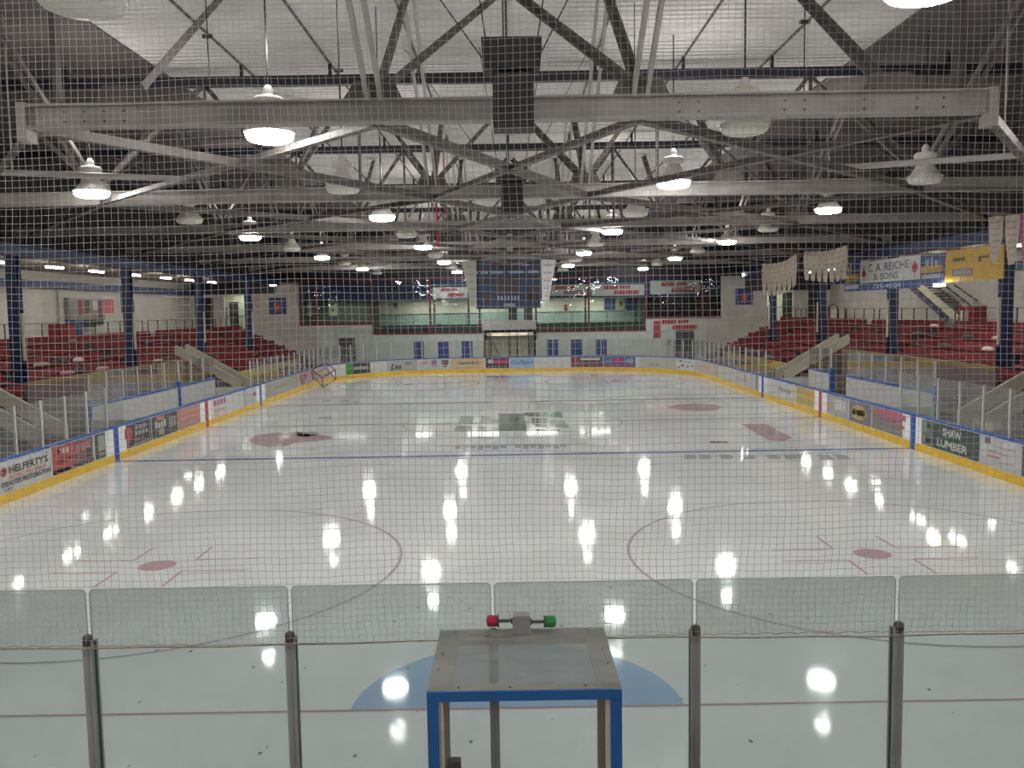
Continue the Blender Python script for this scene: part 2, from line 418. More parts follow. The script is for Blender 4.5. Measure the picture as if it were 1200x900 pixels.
# garage doorway and header
mb = MB()
mb.box(xgl-.1, xgl+.12, YW-.08, YW+.1, 0, zg1); mb.box(xgr-.12, xgr+.1, YW-.08, YW+.1, 0, zg1); mb.box(xgl-.1, xgr+.1, YW-.1, YW+.1, zg1-.12, zg1+.06)
dr = struct('door_1', mb, M_DARK)
mb = MB(); mb.box(xgl+.12, xgr-.12, YW+.7, YW+.8, 0, zg1)
for k in range(4): 
    x = xgl+.5+k*.95; mb.box(x, x+.06, YW+.64, YW+.7, 0, zg1-.2)
mb.build('door_leaf', M_CREAM, dr)
mb = MB()
for k in (0.45, 1.95, 2.6, 3.55): mb.box(xgl+k, xgl+k+.07, YW+.55, YW+.62, 0, zg1-.15)
mb.beam((xgl+.45, YW+.55, zg1-.5), (xgl+1.3, YW+.55, .6), .06, .06)
mb.build('door_brace', M_STEELD, dr)
l = area('doorway_light', ((xgl+xgr)/2, YW+.35, zg1-.05), 3.4, .25, 16)
t = thing('overhead_door_housing', 'wide grey box housing above the far pale garage door, under the scoreboard', 'door housing', (0, YW-.4, zg1))
xa, za = W(565, 376); xb, zb = W(628, 387)
MB().box(xa, xb, YW-.45, YW, zb, za).build('housing', mat('grey_housing', (0.50,0.48,0.47)), t)
MB().box(xa+.05, xb-.05, YW-.5, YW-.45, zb-.02, zb+.08).build('lower_lip', M_DARK, t); localise(t)
# doors and little blue doors in the grey-green wall
def plain_door(idx, px0, px1, pyt, pyb, Y, m, depth=.06, parts=True):
    p = aty(px0, pyt, Y); q = aty(px1, pyb, Y)
    mb = MB(); f = .07
    z0 = q.z; mb.box(p.x-f, p.x, Y-.08, Y+.02, z0, p.z+f); mb.box(q.x, q.x+f, Y-.08, Y+.02, z0, p.z+f); mb.box(p.x, q.x, Y-.08, Y+.02, p.z, p.z+f)
    o = struct('door_%d' % idx, mb, M_STEELD)
    a = MB(); a.box(p.x, q.x, Y-.05, Y+.02, z0, p.z); a.build('door_leaf', m, o)
    h = MB(); h.box(q.x-.16, q.x-.08, Y-.11, Y-.05, (z0+p.z)/2-.06, (z0+p.z)/2); h.build('door_handle', M_POSTW, o)
    return o
plain_door(2, 398, 416, 397, 437, YW, mat('dark_grey_door', (0.08,0.08,0.085)))
plain_door(3, 793, 812, 388, 428, YW, mat('dark_grey_door', (0.08,0.08,0.085)))
i = 4
for (a, b) in ((485, 497), (513, 526), (541, 554), (641, 654), (669, 682), (698, 711)):
    p = aty(a, 400 if a < 600 else 398, YW); q = aty(b, 420, YW)
    mb = MB(); mb.box(p.x, q.x, YW-.03, YW+.02, q.z, p.z)
    o = struct('window_%d' % (i+6), mb, mat('dark_red_frame', (0.16,0.015,0.022)))
    a_ = MB(); wd = (q.x-p.x); a_.box(p.x+.06, p.x+wd*.42, YW-.06, YW-.03, q.z, p.z-.06); a_.box(p.x+wd*.55, q.x-.06, YW-.06, YW-.03, q.z, p.z-.06)
    a_.build('shutter', mat('blue_shutter', (0.02,0.09,0.35)), o)
    i += 1
# vestibules at both ends of the far wall
for sd, (x0, x1, zt, dpx, dtop, k) in ((-1, (xv0, xv1, zv, (269, 279), 354, 16)), (1, (xw0, xw1, zw, (917, 928), 343, 17))):
    mb = MB(); e0, e1 = (1.0, .3) if sd < 0 else (.3, 1.0); mb.box(x0-e0, x1+e1, YW+2.0, YW+2.1, zfl, zt+.2); mb.box(x0-e0-.1, x0-e0, YW+T, YW+2.1, zfl, zt+.2); mb.box(x1+e1, x1+e1+.1, YW+T, YW+2.1, zfl, zt+.2); mb.box(x0-e0, x1+e1, YW+.01, YW+2.1, zfl-.1, zfl)
    mb.box(x0-e0, x1+e1, YW+T, YW+2.1, zt+.2, zt+.3)
    struct('wall_vestibule_'+('left' if sd < 0 else 'right'), mb, M_LOBBY)
    p = aty(dpx[0], dtop, YW+2.0); q = aty(dpx[1], dtop, YW+2.0)
    mb = MB(); mb.box(p.x, q.x, YW+1.93, YW+2.0, zfl, p.z); o = struct('door_%d' % k, mb, M_DARK)
    MB().box(p.x+.1, q.x-.1, YW+1.91, YW+1.93, zfl+1.2, p.z-.15).build('pane', cm(.05,.06,.06), o)
    area('vestibule_light', ((x0+x1)/2, YW+1.0, zt+.15), 1.0, .5, 13)
    # notice board
    t = thing('notice_board', 'small dark framed notice board on the pale wall of the far %s vestibule' % ('left' if sd < 0 else 'right'), 'notice board', (p.x, YW+1.95, zfl+1))
    pp = p.x - (.42 if sd < 0 else .75)
    MB().box(pp-.2, pp+.2, YW+1.95, YW+2.0, p.z-1.4, p.z-.4).build('frame', M_DARK, t)
    MB().box(pp-.15, pp+.15, YW+1.94, YW+1.95, p.z-1.35, p.z-.45).build('sheet', mat('grey_sheet', (.25,.25,.22)), t); localise(t)
    MBr = MB(); zr = zfl+1.0
    for kk in range(4): MBr.box(x0+.1+kk*(x1-x0-.2)/3-.02, x0+.1+kk*(x1-x0-.2)/3+.02, YW+.2, YW+.24, zfl, zr)
    MBr.box(x0, x1, YW+.19, YW+.25, zr-.03, zr+.03)
    o = MBr.build('vestibule_railing', mat('dark_green_rail', (0.035,0.065,0.055)))
    tag(o, 'dark green railing across the far %s vestibule opening' % ('left' if sd < 0 else 'right'), 'railing')
# dark doorways in the corners of the far wall
plain_door(18, 239, 250, 350, 386, YW, M_DARK); plain_door(19, 948, 960, 340, 376, YW, M_DARK)

# lobby furniture seen through the glass ------------------------------------
def lob(px, py, Y): return aty(px, py, Y)
k = 20
for (a, b, t_, bt) in ((596, 606, 361, 377), (614, 624, 361, 377)):
    p = lob(a, t_, YB); q = lob(b, bt, YB)
    o = struct('door_%d' % k, MB().box(p.x, q.x, YB-.06, YB, zsC-.2, p.z), M_DARK); k += 1
    MB().box(q.x-.15, q.x-.08, YB-.12, YB-.06, zsC+.8, zsC+.86).build('door_handle', M_POSTW, o)
for (a, b, nm, mm, tp, bt) in ((708, 721, 'blue', (0.05,0.09,0.22), 349, 363), (732, 747, 'blue', (0.05,0.09,0.22), 349, 363)):
    p = lob(a, tp, YB); q = lob(b, bt, YB)
    t = thing('notice_board', 'dark blue panel on the lobby wall, %s of the pair' % ('left' if a == 708 else 'right'), 'panel', (p.x, YB, q.z))
    MB().box(p.x, q.x, YB-.06, YB, q.z, p.z).build('board', cm(*mm), t)
    f = MB(); f.box(p.x, q.x, YB-.09, YB-.06, p.z-.05, p.z); f.box(p.x, q.x, YB-.09, YB-.06, q.z, q.z+.05); f.build('frame', M_STEELD, t); localise(t)
p = lob(560, 366, YB)
mb = MB(); mb.box(xL2, xR1, YB-.04, YB, zsC-.3, p.z); struct('baseboard_far', mb, M_LOBBYT)
# dark structural posts and railing in the lobby
mb = MB(); yr = YW+1.0; p = aty(470, 369, yr); q = aty(470, 382, yr)
mb.tube([(xL2+.2, yr, p.z), (xgl-.2, yr, p.z)], .035, 6); mb.tube([(xgr+.2, yr, p.z), (xR1-.2, yr, p.z)], .035, 6)
x = xL2+.3
while x < xR1:
    if not (xgl-.1 < x < xgr+.1): mb.box(x-.02, x+.02, yr-.02, yr+.02, zsC-.25, p.z)
    x += 1.45
mb.box(xL2+.2, xgl-.2, yr-.02, yr+.02, q.z-.05, q.z+.04); mb.box(xgr+.2, xR1-.2, yr-.02, yr+.02, q.z-.05, q.z+.04)
mb.box(xL2+.2, xgl-.2, yr, yr+.03, zsC-.25, q.z-.02); mb.box(xgr+.2, xR1-.2, yr, yr+.03, zsC-.25, q.z-.02)
o = mb.build('lobby_railing', mat('dark_green_rail', (0.035,0.065,0.055))); tag(o, 'dark green guard rail with thin posts behind the lobby windows', 'railing')
for (a, lab) in ((509, 'left of the scoreboard'), (549, 'just left of the garage door'), (686, 'right of the garage door'), (745, 'near the right end of the lobby')):
    p = aty(a, 357, YW+1.6)
    o = MB().box(p.x-.07, p.x+.07, YW+1.53, YW+1.67, zsC-.25, zTop+.05).build('lobby_post', mat('dark_green_rail', (0.035,0.065,0.055)))
    tag(o, 'dark green post inside the lobby windows, '+lab, 'post')
for (a, b, t_, bt, c_, nm) in ((460, 466, 355, 361, (0.18,0.12,0.08), 'brown framed picture on the lobby wall, left part'), (661, 665, 357, 364, (0.35,0.05,0.02), 'small red extinguisher cabinet on the lobby wall'),
                        (724, 731, 350, 363, (0.55,0.62,0.30), 'pale yellow-green poster between the dark blue panels'), (748, 756, 350, 363, (0.55,0.62,0.30), 'pale yellow-green poster at the right end of the lobby wall')):
    p = lob(a, t_, YB); q = lob(b, bt, YB)
    t = thing('wall_poster' if 'poster' in nm else 'wall_box', nm, 'poster' if 'poster' in nm else 'wall box', (p.x, YB-.05, q.z))
    MB().box(p.x, q.x, YB-.05, YB, q.z, p.z).build('board', cm(*c_), t)
    MB().box(p.x+(q.x-p.x)*.3, p.x+(q.x-p.x)*.7, YB-.06, YB-.05, q.z+(p.z-q.z)*.35, q.z+(p.z-q.z)*.75).build('print', cm(.08,.10,.06), t); localise(t)
for j, (a, b) in enumerate(((358, 366), (385, 395))):
    p = aty(a, 352+j, YB-1.5); q = aty(b, 370, YB-1.5)
    t = thing('wall_poster', 'pale green poster in the dim %s window of the lobby' % ('far left' if j == 0 else 'second'), 'poster', (p.x, YB-1.55, q.z))
    MB().box(p.x, q.x, YB-1.55, YB-1.5, q.z, p.z).build('board', cm(.45,.55,.35), t)
    mbp = MB()
    for kk in range(2): mbp.box(p.x+.2, q.x-.2, YB-1.56, YB-1.55, q.z+.35+kk*.5, q.z+.6+kk*.5)
    mbp.build('print', cm(.15,.2,.12), t); localise(t)
# office chair and bar stools as dark silhouettes behind the rail
for (a, lab) in ((515, 'dark chair behind the lobby rail, left of the scoreboard'), (660, 'dark chair behind the lobby rail, right of the scoreboard')):
    p = aty(a, 372, YW+2.4); z0 = zsC-.25
    t = thing('lobby_chair', lab, 'chair', (p.x, YW+2.4, z0))
    MB().box(-.24, .24, -.22, .22, .42, .48).build('seat', M_DARK, t); MB().box(-.24, .24, .18, .24, .5, 1.0).build('backrest', M_DARK, t)
    for sx in (-1, 1):
        for sy in (-1, 1): MB().box(sx*.2-.02, sx*.2+.02, sy*.18-.02, sy*.18+.02, 0, .42).build('leg', M_STEELD, t)
# small white display hung in the second lobby window
p = aty(521, 355, YW+.7)
t = thing('hanging_sign', 'small white double-winged sign hanging in the lobby window left of the scoreboard', 'sign', (p.x, YW+.7, p.z))
MB().box(-.28, .28, -.06, .06, -.22, .22).build('centre_box', cm(.75,.76,.70), t); 
m_ = MB(); m_.box(-1.05, -.28, -.04, .04, -.10, .06); m_.build('wing', cm(.65,.66,.60), t); m_ = MB(); m_.box(.28, 1.0, -.04, .04, -.2, -.04); m_.build('wing', cm(.65,.66,.60), t)
m_ = MB(); m_.box(-.02, .02, -.01, .01, .2, zTop-p.z+.06); m_.build('hanger', M_STEELD, t)

# red-lettered sponsor signs: one on the wall, three behind the upper window band
def red_sign(px0, px1, py0, py1, Y, lab, foot=False):
    p = aty(px0, py0, Y); q = aty(px1, py1, Y)
    t = thing('sponsor_sign', lab, 'sign', (p.x, Y, q.z)); wd = q.x-p.x; h = p.z-q.z
    MB().box(0, wd, -.03, .03, 0, h).build('board', cm(.55,.57,.54), t)
    m_ = MB()
    def it(u0, u1, v0, v1): m_.prism([(wd*u0, -.045, h*v0), (wd*u1, -.045, h*v0), (wd*u1+h*.06, -.045, h*v1), (wd*u0+h*.06, -.045, h*v1)], (0, .015, 0))
    for u in range(5): it(.22+u*.055, .265+u*.055, .58, .92)
    for u in range(4): it(.53+u*.05, .57+u*.05, .62, .90)
    for u in range(9): it(.42+u*.053, .465+u*.053, .12, .46)
    m_.build('lettering', cm(.42,.02,.04), t)
    if foot: MB().box(wd*.06, wd*.2, -.06, -.03, -.5, h*.85).build('emblem', cm(.40,.08,.09), t)
    return t
red_sign(762, 823, 374, 387, YW-.05, 'white sign with red slanted lettering on the wall above the far right door', True)
red_sign(762, 820, 329, 344, YW+.2, 'white sign with red slanted lettering behind the dark right-hand window')
red_sign(693, 755, 334, 346, YW+.2, 'red-lettered sign behind the upper window left of the dark room')
red_sign(640, 688, 334, 346, YW+.2, 'red-lettered sign behind the upper window just right of the white banner')
red_sign(507, 548, 337, 349, YW+.2, 'red-lettered sign behind the upper window left of the grey banner')
# crests on the taupe walls
for (a, b, c_, d_, lab) in ((315, 336, 349, 368, 'left'), (862, 882, 338, 357, 'right')):
    p = aty(a, c_, YW); q = aty(b, d_, YW); wd = q.x-p.x; h = p.z-q.z
    t = thing('club_crest', 'square blue picture with a red crest on the taupe wall at the far %s' % lab, 'picture', (p.x, YW-.05, q.z))
    MB().box(0, wd, 0, .05, 0, h).build('board', cm(.03,.05,.20), t)
    m_ = MB(); cx, cz = wd/2, h/2
    m_.prism([(cx-.3*wd, -.01, cz+.1*h), (cx-.1*wd, -.01, cz+.12*h), (cx, -.01, cz+.38*h), (cx+.1*wd, -.01, cz+.12*h), (cx+.3*wd, -.01, cz+.1*h), (cx+.15*wd, -.01, cz-.1*h), (cx+.2*wd, -.01, cz-.36*h), (cx-.2*wd, -.01, cz-.36*h), (cx-.15*wd, -.01, cz-.1*h)], (0, .01, 0))
    m_.build('crest', cm(.40,.06,.06), t)
    m_ = MB(); m_.prism([(cx-.1*wd, -.02, cz), (cx+.1*wd, -.02, cz), (cx+.06*wd, -.02, cz-.22*h), (cx-.06*wd, -.02, cz-.22*h)], (0, .01, 0)); m_.build('emblem', cm(.40,.22,.08), t)
    # emergency flood lamp above
    s = -1 if lab == 'left' else 1
    p = aty(320 if s < 0 else 874, 333 if s < 0 else 322, YW-.5)
    t = thing('wall_floodlight', 'small lit floodlight high on the blue beam at the far %s' % lab, 'lamp', (p.x, YW-.5, p.z))
    MB().box(-.28, .28, -.02, .16, -.14, .14).build('housing', M_STEEL, t); MB().box(-.25, .25, -.04, -.02, -.11, .11).build('lens', M_STRIP, t)
    MB().box(-.04, .04, .16, .5, -.04, .04).build('bracket', M_STEEL, t)

# ------------------------------------------------------------------ ice markings
def mark(mb, name, m): return raw(mb, name, m, ice)
Z1 = 0.004
def ring(mb, cx, cy, r, wd, a0=0, a1=2*PI, n=64, z=Z1):
    vs = []; 
    for i in range(n+1):
        a = a0+(a1-a0)*i/n
        vs += [(cx+(r-wd/2)*math.cos(a), cy+(r-wd/2)*math.sin(a), z), (cx+(r+wd/2)*math.cos(a), cy+(r+wd/2)*math.sin(a), z)]
    mb.add(vs, [(2*i, 2*i+1, 2*i+3, 2*i+2) for i in range(n)])
def disc(mb, cx, cy, r, n=40, z=Z1, ry=None, a0=0, a1=2*PI):
    ry = ry or r
    mb.add([(cx+r*math.cos(a0+(a1-a0)*i/n), cy+ry*math.sin(a0+(a1-a0)*i/n), z) for i in range(n if a1-a0 > 6.2 else n+1)], [tuple(range(n if a1-a0 > 6.2 else n+1))])
def quad(mb, x0, x1, y0, y1, z=Z1): mb.add([(x0,y0,z),(x1,y0,z),(x1,y1,z),(x0,y1,z)], [(0,1,2,3)])
I_RED = ice_mat('ice_faint_red', (0.50, 0.35, 0.39)); I_RED2 = ice_mat('ice_dull_red', (0.36, 0.12, 0.15)); I_BLUE = ice_mat('ice_faint_blue', (0.20, 0.24, 0.42))
I_CRS = ice_mat('ice_crease_blue', (0.36, 0.50, 0.70)); I_SM = ice_mat('ice_smudge_grey', (0.42, 0.45, 0.46)); I_GRY = ice_mat('ice_logo_grey', (0.17, 0.20, 0.19)); I_GRY2 = ice_mat('ice_logo_light_grey', (0.34, 0.37, 0.36)); I_CIR = ice_mat('ice_faint_purple', (0.44, 0.40, 0.46))
YG = -26.45
mb = MB(); disc(mb, 0, YG, 1.98, a0=0, a1=PI, z=.003); c_ = mark(mb, 'goal_crease', I_CRS)
mb = MB(); disc(mb, 0, 26.45, 1.98, a0=PI, a1=2*PI, z=.003); mark(mb, 'goal_crease', I_CRS)
for y in (YG, 26.45): 
    mb = MB(); xx = 11.9; quad(mb, -xx, xx, y-.025, y+.025); mark(mb, 'goal_line', I_RED)
for y in (-8.3, 8.3): mb = MB(); quad(mb, -12.9, 12.9, y-.15, y+.15); mark(mb, 'blue_line', I_BLUE)
mb = MB(); quad(mb, -12.9, 12.9, -.15, .15); mark(mb, 'centre_line', I_CIR)
mb = MB(); ring(mb, 0, 0, 4.57, .06); mark(mb, 'centre_circle', I_CIR)
for sy in (-1, 1):
    for sx in (-1, 1):
        cx, cy = sx*6.75, sy*20.3
        mb = MB(); ring(mb, cx, cy, 4.57, .06); mark(mb, 'faceoff_circle', I_CIR)
        mb = MB(); disc(mb, cx, cy, .34); mark(mb, 'faceoff_dot', I_RED)
        mb = MB()
        for a in (-1, 1):
            for b in (-1, 1):
                quad(mb, cx+a*.6-(.0 if a > 0 else 1.2), cx+a*.6+(1.2 if a > 0 else 0), cy+b*.38-.025, cy+b*.38+.025)
                quad(mb, cx+a*.6-.025, cx+a*.6+.025, cy+b*.38-(.0 if b > 0 else .9), cy+b*.38+(.9 if b > 0 else 0))
        mark(mb, 'faceoff_hash_mark', I_RED)
def icepoly(pts, name, m, z=.006):
    mb = MB(); vs = [atz(a, b, 0) for a, b in pts]; mb.add([(v.x, v.y, z) for v in vs], [tuple(range(len(vs)))]); return mark(mb, name, m)
U = lambda u, v: (500+u/6, 465+v/6)
for pts, m in (([(190,245),(212,205),(320,205),(312,245)], I_GRY2), ([(222,190),(240,135),(335,138),(322,192)], I_GRY2),
               ([(350,245),(362,205),(470,218),(505,218),(505,243)], I_GRY2), ([(378,190),(386,135),(450,140),(455,155),(505,155),(505,175),(440,180)], I_GRY2),
               ([(505,240),(505,120),(690,118),(684,165),(700,180),(702,240)], I_GRY), ([(690,130),(692,112),(945,108),(960,150),(740,140)], I_GRY),
               ([(740,150),(850,152),(845,215),(765,205),(742,190)], I_GRY), ([(860,160),(965,165),(1005,222),(862,210)], I_GRY2), ([(768,228),(935,232),(935,242),(768,240)], I_GRY)):
    icepoly([U(a, b) for a, b in pts], 'centre_logo', m)
mb = MB()
for kk in range(15):
    x = -2.0+kk*.26; 
    if kk in (7,): continue
    quad(mb, x, x+.20, -6.9-.25*(kk % 2), -6.25, z=.006)
quad(mb, -2.7, 2.6, -6.35, -6.2, z=.006)
mark(mb, 'ice_lettering', I_SM)
mb = MB()
for px in (808, 825, 850, 876, 905, 925, 940, 965, 985): 
    p = atz(px, 535, 0); mb.add([(p.x-.25, p.y-.5, .006), (p.x+.15, p.y-.45, .006), (p.x+.25, p.y+.25, .006), (p.x-.1, p.y+.35, .006)], [(0,1,2,3)])
mark(mb, 'ice_lettering', I_SM)
icepoly([(292,516),(300,510),(325,507),(350,506),(362,509),(385,511),(390,514),(372,517),(345,519),(335,523),(315,524),(298,521)], 'ice_advert_logo', I_RED)
icepoly([(348,507),(372,506),(375,509),(360,512),(346,511)], 'ice_advert_logo', I_SM)
icepoly([(781,477),(796,474),(815,473),(835,474),(846,477),(840,481),(820,482),(800,481)], 'ice_advert_logo', I_RED)
icepoly([(868,497),(898,497),(928,513),(918,517),(900,516)], 'ice_advert_logo', I_RED)
icepoly([(832,517.5),(853,517.5),(853,519.5),(832,519.5)], 'ice_line_mark', I_RED2)
for (a, b, c, d) in ((378,469,386,471),(398,469,408,471),(415,470,420,472),(372,488,388,491),(350,526,370,527)):
    icepoly([(a, b+1),(c, b),(c, d),(a, d)], 'ice_smudge', I_SM)

mb = MB()
for i in range(70):
    x = random.uniform(-5.5, 5.5); y = random.uniform(-29.5, -22); r_ = random.uniform(.008, .03); a = random.uniform(0, 3)
    mb.add([(x+r_*math.cos(a+k_)*(1 if k_ % 3 else .5), y+r_*1.5*math.sin(a+k_), .0045) for k_ in (0, 1.2, 2.4, 3.6, 5)], [(0,1,2,3,4)])
o = mark(mb, 'ice_fleck', ice_mat('ice_dirt', (0.22, 0.24, 0.24))); o['kind'] = 'stuff'

# ------------------------------------------------------------------ dasher boards
def board_section(s0, s1, label):
    p, d, nn = pt((s0+s1)/2)
    t = thing('dasher_board', label, 'rink boards', (p.x-nn.x*.05, p.y-nn.y*.05, 0))
    g = MB(); strip(g, s0, s1, 0, HB-.05, -.11, 0); g.build('board', M_WHITE, t)
    g = MB(); strip(g, s0, s1, 0, .25, 0, .018); g.build('kick_plate', M_YEL, t)
    g = MB(); strip(g, s0, s1, HB-.06, HB, -.16, .02); g.build('cap_rail', M_CAP, t)
    return t
def on_board(s, z, off): p, d, nn = pt(s); q = p+nn*off; return Vector((q.x, q.y, z)), d
secs = {}
cuts = [('near_left', 0.0, S(136), 'left rink boards nearest the camera, with the white and red adverts'),
        ('mid_left', S(136), S(242), 'left rink boards between the near blue line and the red line'),
        ('centre_left', S(242), S(305), 'left rink boards between the red line and the far blue line'),
        ('far_left', S(305), S(405), 'curved rink boards in the far left corner behind the tipped goal'),
        ('far', S(405), S(746), 'far end rink boards with the green, orange and pale blue adverts'),
        ('far_right', S(746), S(893.5), 'curved rink boards in the far right corner with pale adverts'),
        ('centre_right', S(893.5), S(961.5), 'right rink boards between the far blue line and the red line'),
        ('mid_right', S(961.5), S(1070), 'right rink boards between the red line and the near blue line'),
        ('near_right', S(1070), CUM[476], 'right rink boards nearest the camera, with the dark green advert'),
        ('near', CUM[476], TOTAL, 'rink boards of the near end carrying the tall glass')]
for k, a, b, lab in cuts: secs[k] = board_section(a, b, lab)
def sec_of(s):
    for k, a, b, lab in cuts:
        if a <= s <= b: return secs[k]
def marker(px, wpx, m, zz=0.0):
    s = S(px); p, d, nn = pt(s)
    return s
for px, m, wd, lab in ((136, mat('line_blue', (0.02,0.10,0.42)), .30, 'blue'), (242, M_RED, .28, 'red'), (305, mat('line_blue', (0.02,0.10,0.42)), .28, 'blue'),
                       (894, mat('line_blue', (0.02,0.10,0.42)), .28, 'blue'), (961.5, M_RED, .28, 'red'), (1070, mat('line_blue', (0.02,0.10,0.42)), .30, 'blue')):
    s = S(px); sc = sec_of(s+.01)
    for (a, b) in ((-.75, -.18), (.18, .75)):
        g = MB(); strip(g, s+a, s+b, .25, HB-.06, 0, .012); g.build('white_border', cm(.85,.86,.84), sc)
    g = MB(); strip(g, s-wd/2, s+wd/2, .0, HB-.03, .0, .03); o = g.build('line_marker', m, sc); o['label'] = lab+' line marker'
def advert(px0, px1, col, shapes=(), texts=(), z0=.28, z1=HB-.09, lab=None, off=.010):
    """shapes: (u0,u1,v0,v1,col) in panel fractions; u runs in the direction it is read from the ice"""
    s0, s1 = S(px0), S(px1); sc = sec_of((s0+s1)/2); L = s1-s0; H = z1-z0
    g = MB(); strip(g, s0+.02, s1-.02, z0, z1, 0, off); o = g.build('advert_panel', cm(*col), sc)
    if lab: o['label'] = lab
    by = {}
    for (u0, u1, v0, v1, c) in shapes: by.setdefault(c, MB()); strip(by[c], s0+u0*L, s0+u1*L, z0+v0*H, z0+v1*H, off, off+.006)
    for c, g in by.items(): g.build('advert_print', cm(*c), o)
    for (txt, u0, u1, v0, v1, c, sh) in texts:
        a, d = on_board(s0+u0*L, z0+v0*H, off+.01); b, d2 = on_board(s0+u1*L, z0+v0*H, off+.01)
        dd = (b-a); wd = dd.length; dd.normalize()
        text_mb(txt, a, dd, Vector((0,0,1)), wd, (v1-v0)*H, cm(*c), 'lettering', o, nrm=dd.cross(Vector((0,0,1))), depth=.004, shear=sh, bold=.025)
    return o
def bars(u0, u1, v0, v1, n, c, fill=.7):
    w_ = (u1-u0)/n; return [(u0+i*w_, u0+(i+fill)*w_, v0, v1, c) for i in range(n)]
def discs(cu, cv, ru, rv, c, n=9):
    out = []
    for i in range(n):
        a = -1+2*(i+.5)/n; h = math.sqrt(1-a*a); out.append((cu+ru*(a-1/n), cu+ru*(a+1/n), cv-rv*h, cv+rv*h, c))
    return out
DK = (.06,.06,.065); WH = (.70,.70,.68)
# left side (near to far)
advert(-4, 60.5, (.56,.56,.54), shapes=discs(.11,.68,.055,.15,(.42,.07,.08))+discs(.11,.68,.03,.08,(.56,.4,.4))+[(.90,.915,.86,.96,(.03,.12,.06))],
       texts=[("HELFERTY'S", .20, .92, .58, .84, (.07,.05,.05), 0), ("FLOOD FIRE WIND", .20, .88, .40, .53, (.55,.22,.22), 0), ("DISASTER RESTORATION", .06, .97, .18, .36, (.05,.05,.05), 0), ("1-877", .10, .26, .04, .13, (.1,.1,.1), 0)]+[], lab='white advert with black and red lettering')
advert(61.5, 109, (.22,.10,.11), shapes=[(0,.52,0,1,(.42,.09,.07))]+bars(.12,.50,.70,.88,4,(.72,.62,.58))+bars(.08,.5,.35,.52,6,(.25,.07,.07))+bars(.55,.95,.55,.85,3,(.45,.18,.20))+[(.78,.94,.25,.6,(.09,.09,.09)),(0,1,0,.14,(.05,.05,.09))]+bars(.25,.9,.02,.12,7,(.5,.5,.5)), lab='orange-red and dark advert')
advert(111, 126, (.09,.10,.09), shapes=[(.25,.75,.3,.9,(.33,.38,.33)),(.3,.7,.1,.22,(.3,.3,.3))])
advert(143, 177, DK, shapes=[(.08,.32,.42,.88,(.42,.08,.09)),(.14,.26,.22,.42,(.42,.08,.09))]+bars(.42,.85,.70,.88,3,(.34,.34,.33))+bars(.42,.9,.45,.62,4,(.36,.36,.35))+bars(.42,.6,.2,.34,2,(.34,.12,.12))+[(.35,.95,.04,.12,(.25,.25,.25))], lab='black advert with a red shield')
advert(177.5, 208, (.07,.07,.08), shapes=[(.2,.45,.70,.95,(.55,.28,.12))]+bars(.12,.55,.45,.78,4,(.55,.55,.52))+[(.25,.45,.1,.4,(.40,.30,.2))]+bars(.65,.95,.3,.8,3,(.30,.30,.29)), lab='black advert with an orange and white badge')
advert(208.5, 234, (.46,.20,.17), shapes=[(.05,.95,.72,.95,(.58,.24,.15)),(.08,.9,.45,.58,(.52,.30,.26)),(.08,.9,.1,.3,(.42,.25,.25))], lab='salmon red advert')
advert(248, 267, (.62,.58,.58), shapes=bars(.1,.9,.62,.92,4,(.45,.10,.15))+bars(.15,.8,.25,.4,4,(.50,.30,.32)))
advert(285.5, 302.5, (.50,.51,.52), shapes=[(.6,.85,.45,.7,(.35,.12,.2)),(0,.06,0,1,(.3,.3,.35))])
advert(311, 350, (.36,.35,.31), shapes=bars(.3,.6,.45,.65,4,(.26,.25,.2))+[(.08,.14,.2,.9,(.28,.30,.2))])
advert(351, 386, (.42,.34,.33), shapes=[(.0,.25,.45,.9,(.36,.10,.12)),(.05,.16,.1,.5,(.28,.10,.12))])
advert(405, 434, (.05,.055,.07), shapes=[(0,.28,0,1,(.04,.30,.05))]+bars(.36,.95,.38,.66,7,(.55,.55,.52),.6), lab='green and black advert')
advert(453, 489, (.40,.42,.38), shapes=[(.62,.82,.55,.85,(.25,.2,.2)),(.1,.9,.06,.12,(.2,.2,.18))], texts=[("Les", .14, .5, .2, .68, (.04,.05,.04), .3)])
advert(490, 527.5, (.54,.55,.53), shapes=[(.12,.30,.5,.85,(.50,.28,.34)),(.42,.60,.5,.9,(.32,.12,.34)),(.74,.95,.45,.9,(.16,.08,.08)),(.45,.58,.25,.42,(.45,.3,.4)),(.78,.9,.2,.4,(.2,.2,.2))])
advert(529, 567, (.66,.48,.27), shapes=[(.05,.95,.08,.16,(.5,.35,.2)),(.02,.98,.86,.96,(.7,.45,.15))], texts=[("Cassidy's", .18, .85, .34, .78, (.03,.16,.24), .2)], lab='orange advert with dark teal script')
advert(569, 596.5, (.045,.04,.05), shapes=[(.1,.33,.5,.88,(.6,.5,.52)),(.35,.95,.42,.88,(.38,.04,.14))]+bars(.1,.9,.1,.28,6,(.25,.2,.2))+[(.80,.88,.1,.24,(.5,.4,.1))], lab='black and magenta advert')
advert(597, 626.5, (.33,.46,.62), texts=[("Culligan", .06, .94, .25, .80, (.10,.24,.48), .25)], lab='pale blue advert with blue script')
advert(669, 707, (.10,.07,.09), shapes=[(.08,.22,.55,.9,(.45,.06,.07)),(.30,.9,.68,.88,(.6,.6,.58))]+bars(.08,.9,.12,.4,6,(.28,.10,.14)), lab='dark advert with a white title bar')
advert(707, 745, (.10,.12,.26), shapes=[(.3,.62,.5,.88,(.42,.05,.10)),(.05,.95,.1,.26,(.38,.08,.14)),(.7,.92,.4,.8,(.26,.30,.42)),(.06,.25,.4,.7,(.2,.22,.35))], lab='blue and red advert')
advert(749, 792, (.46,.47,.43), shapes=[(.25,.55,.2,.5,(.33,.40,.33))])
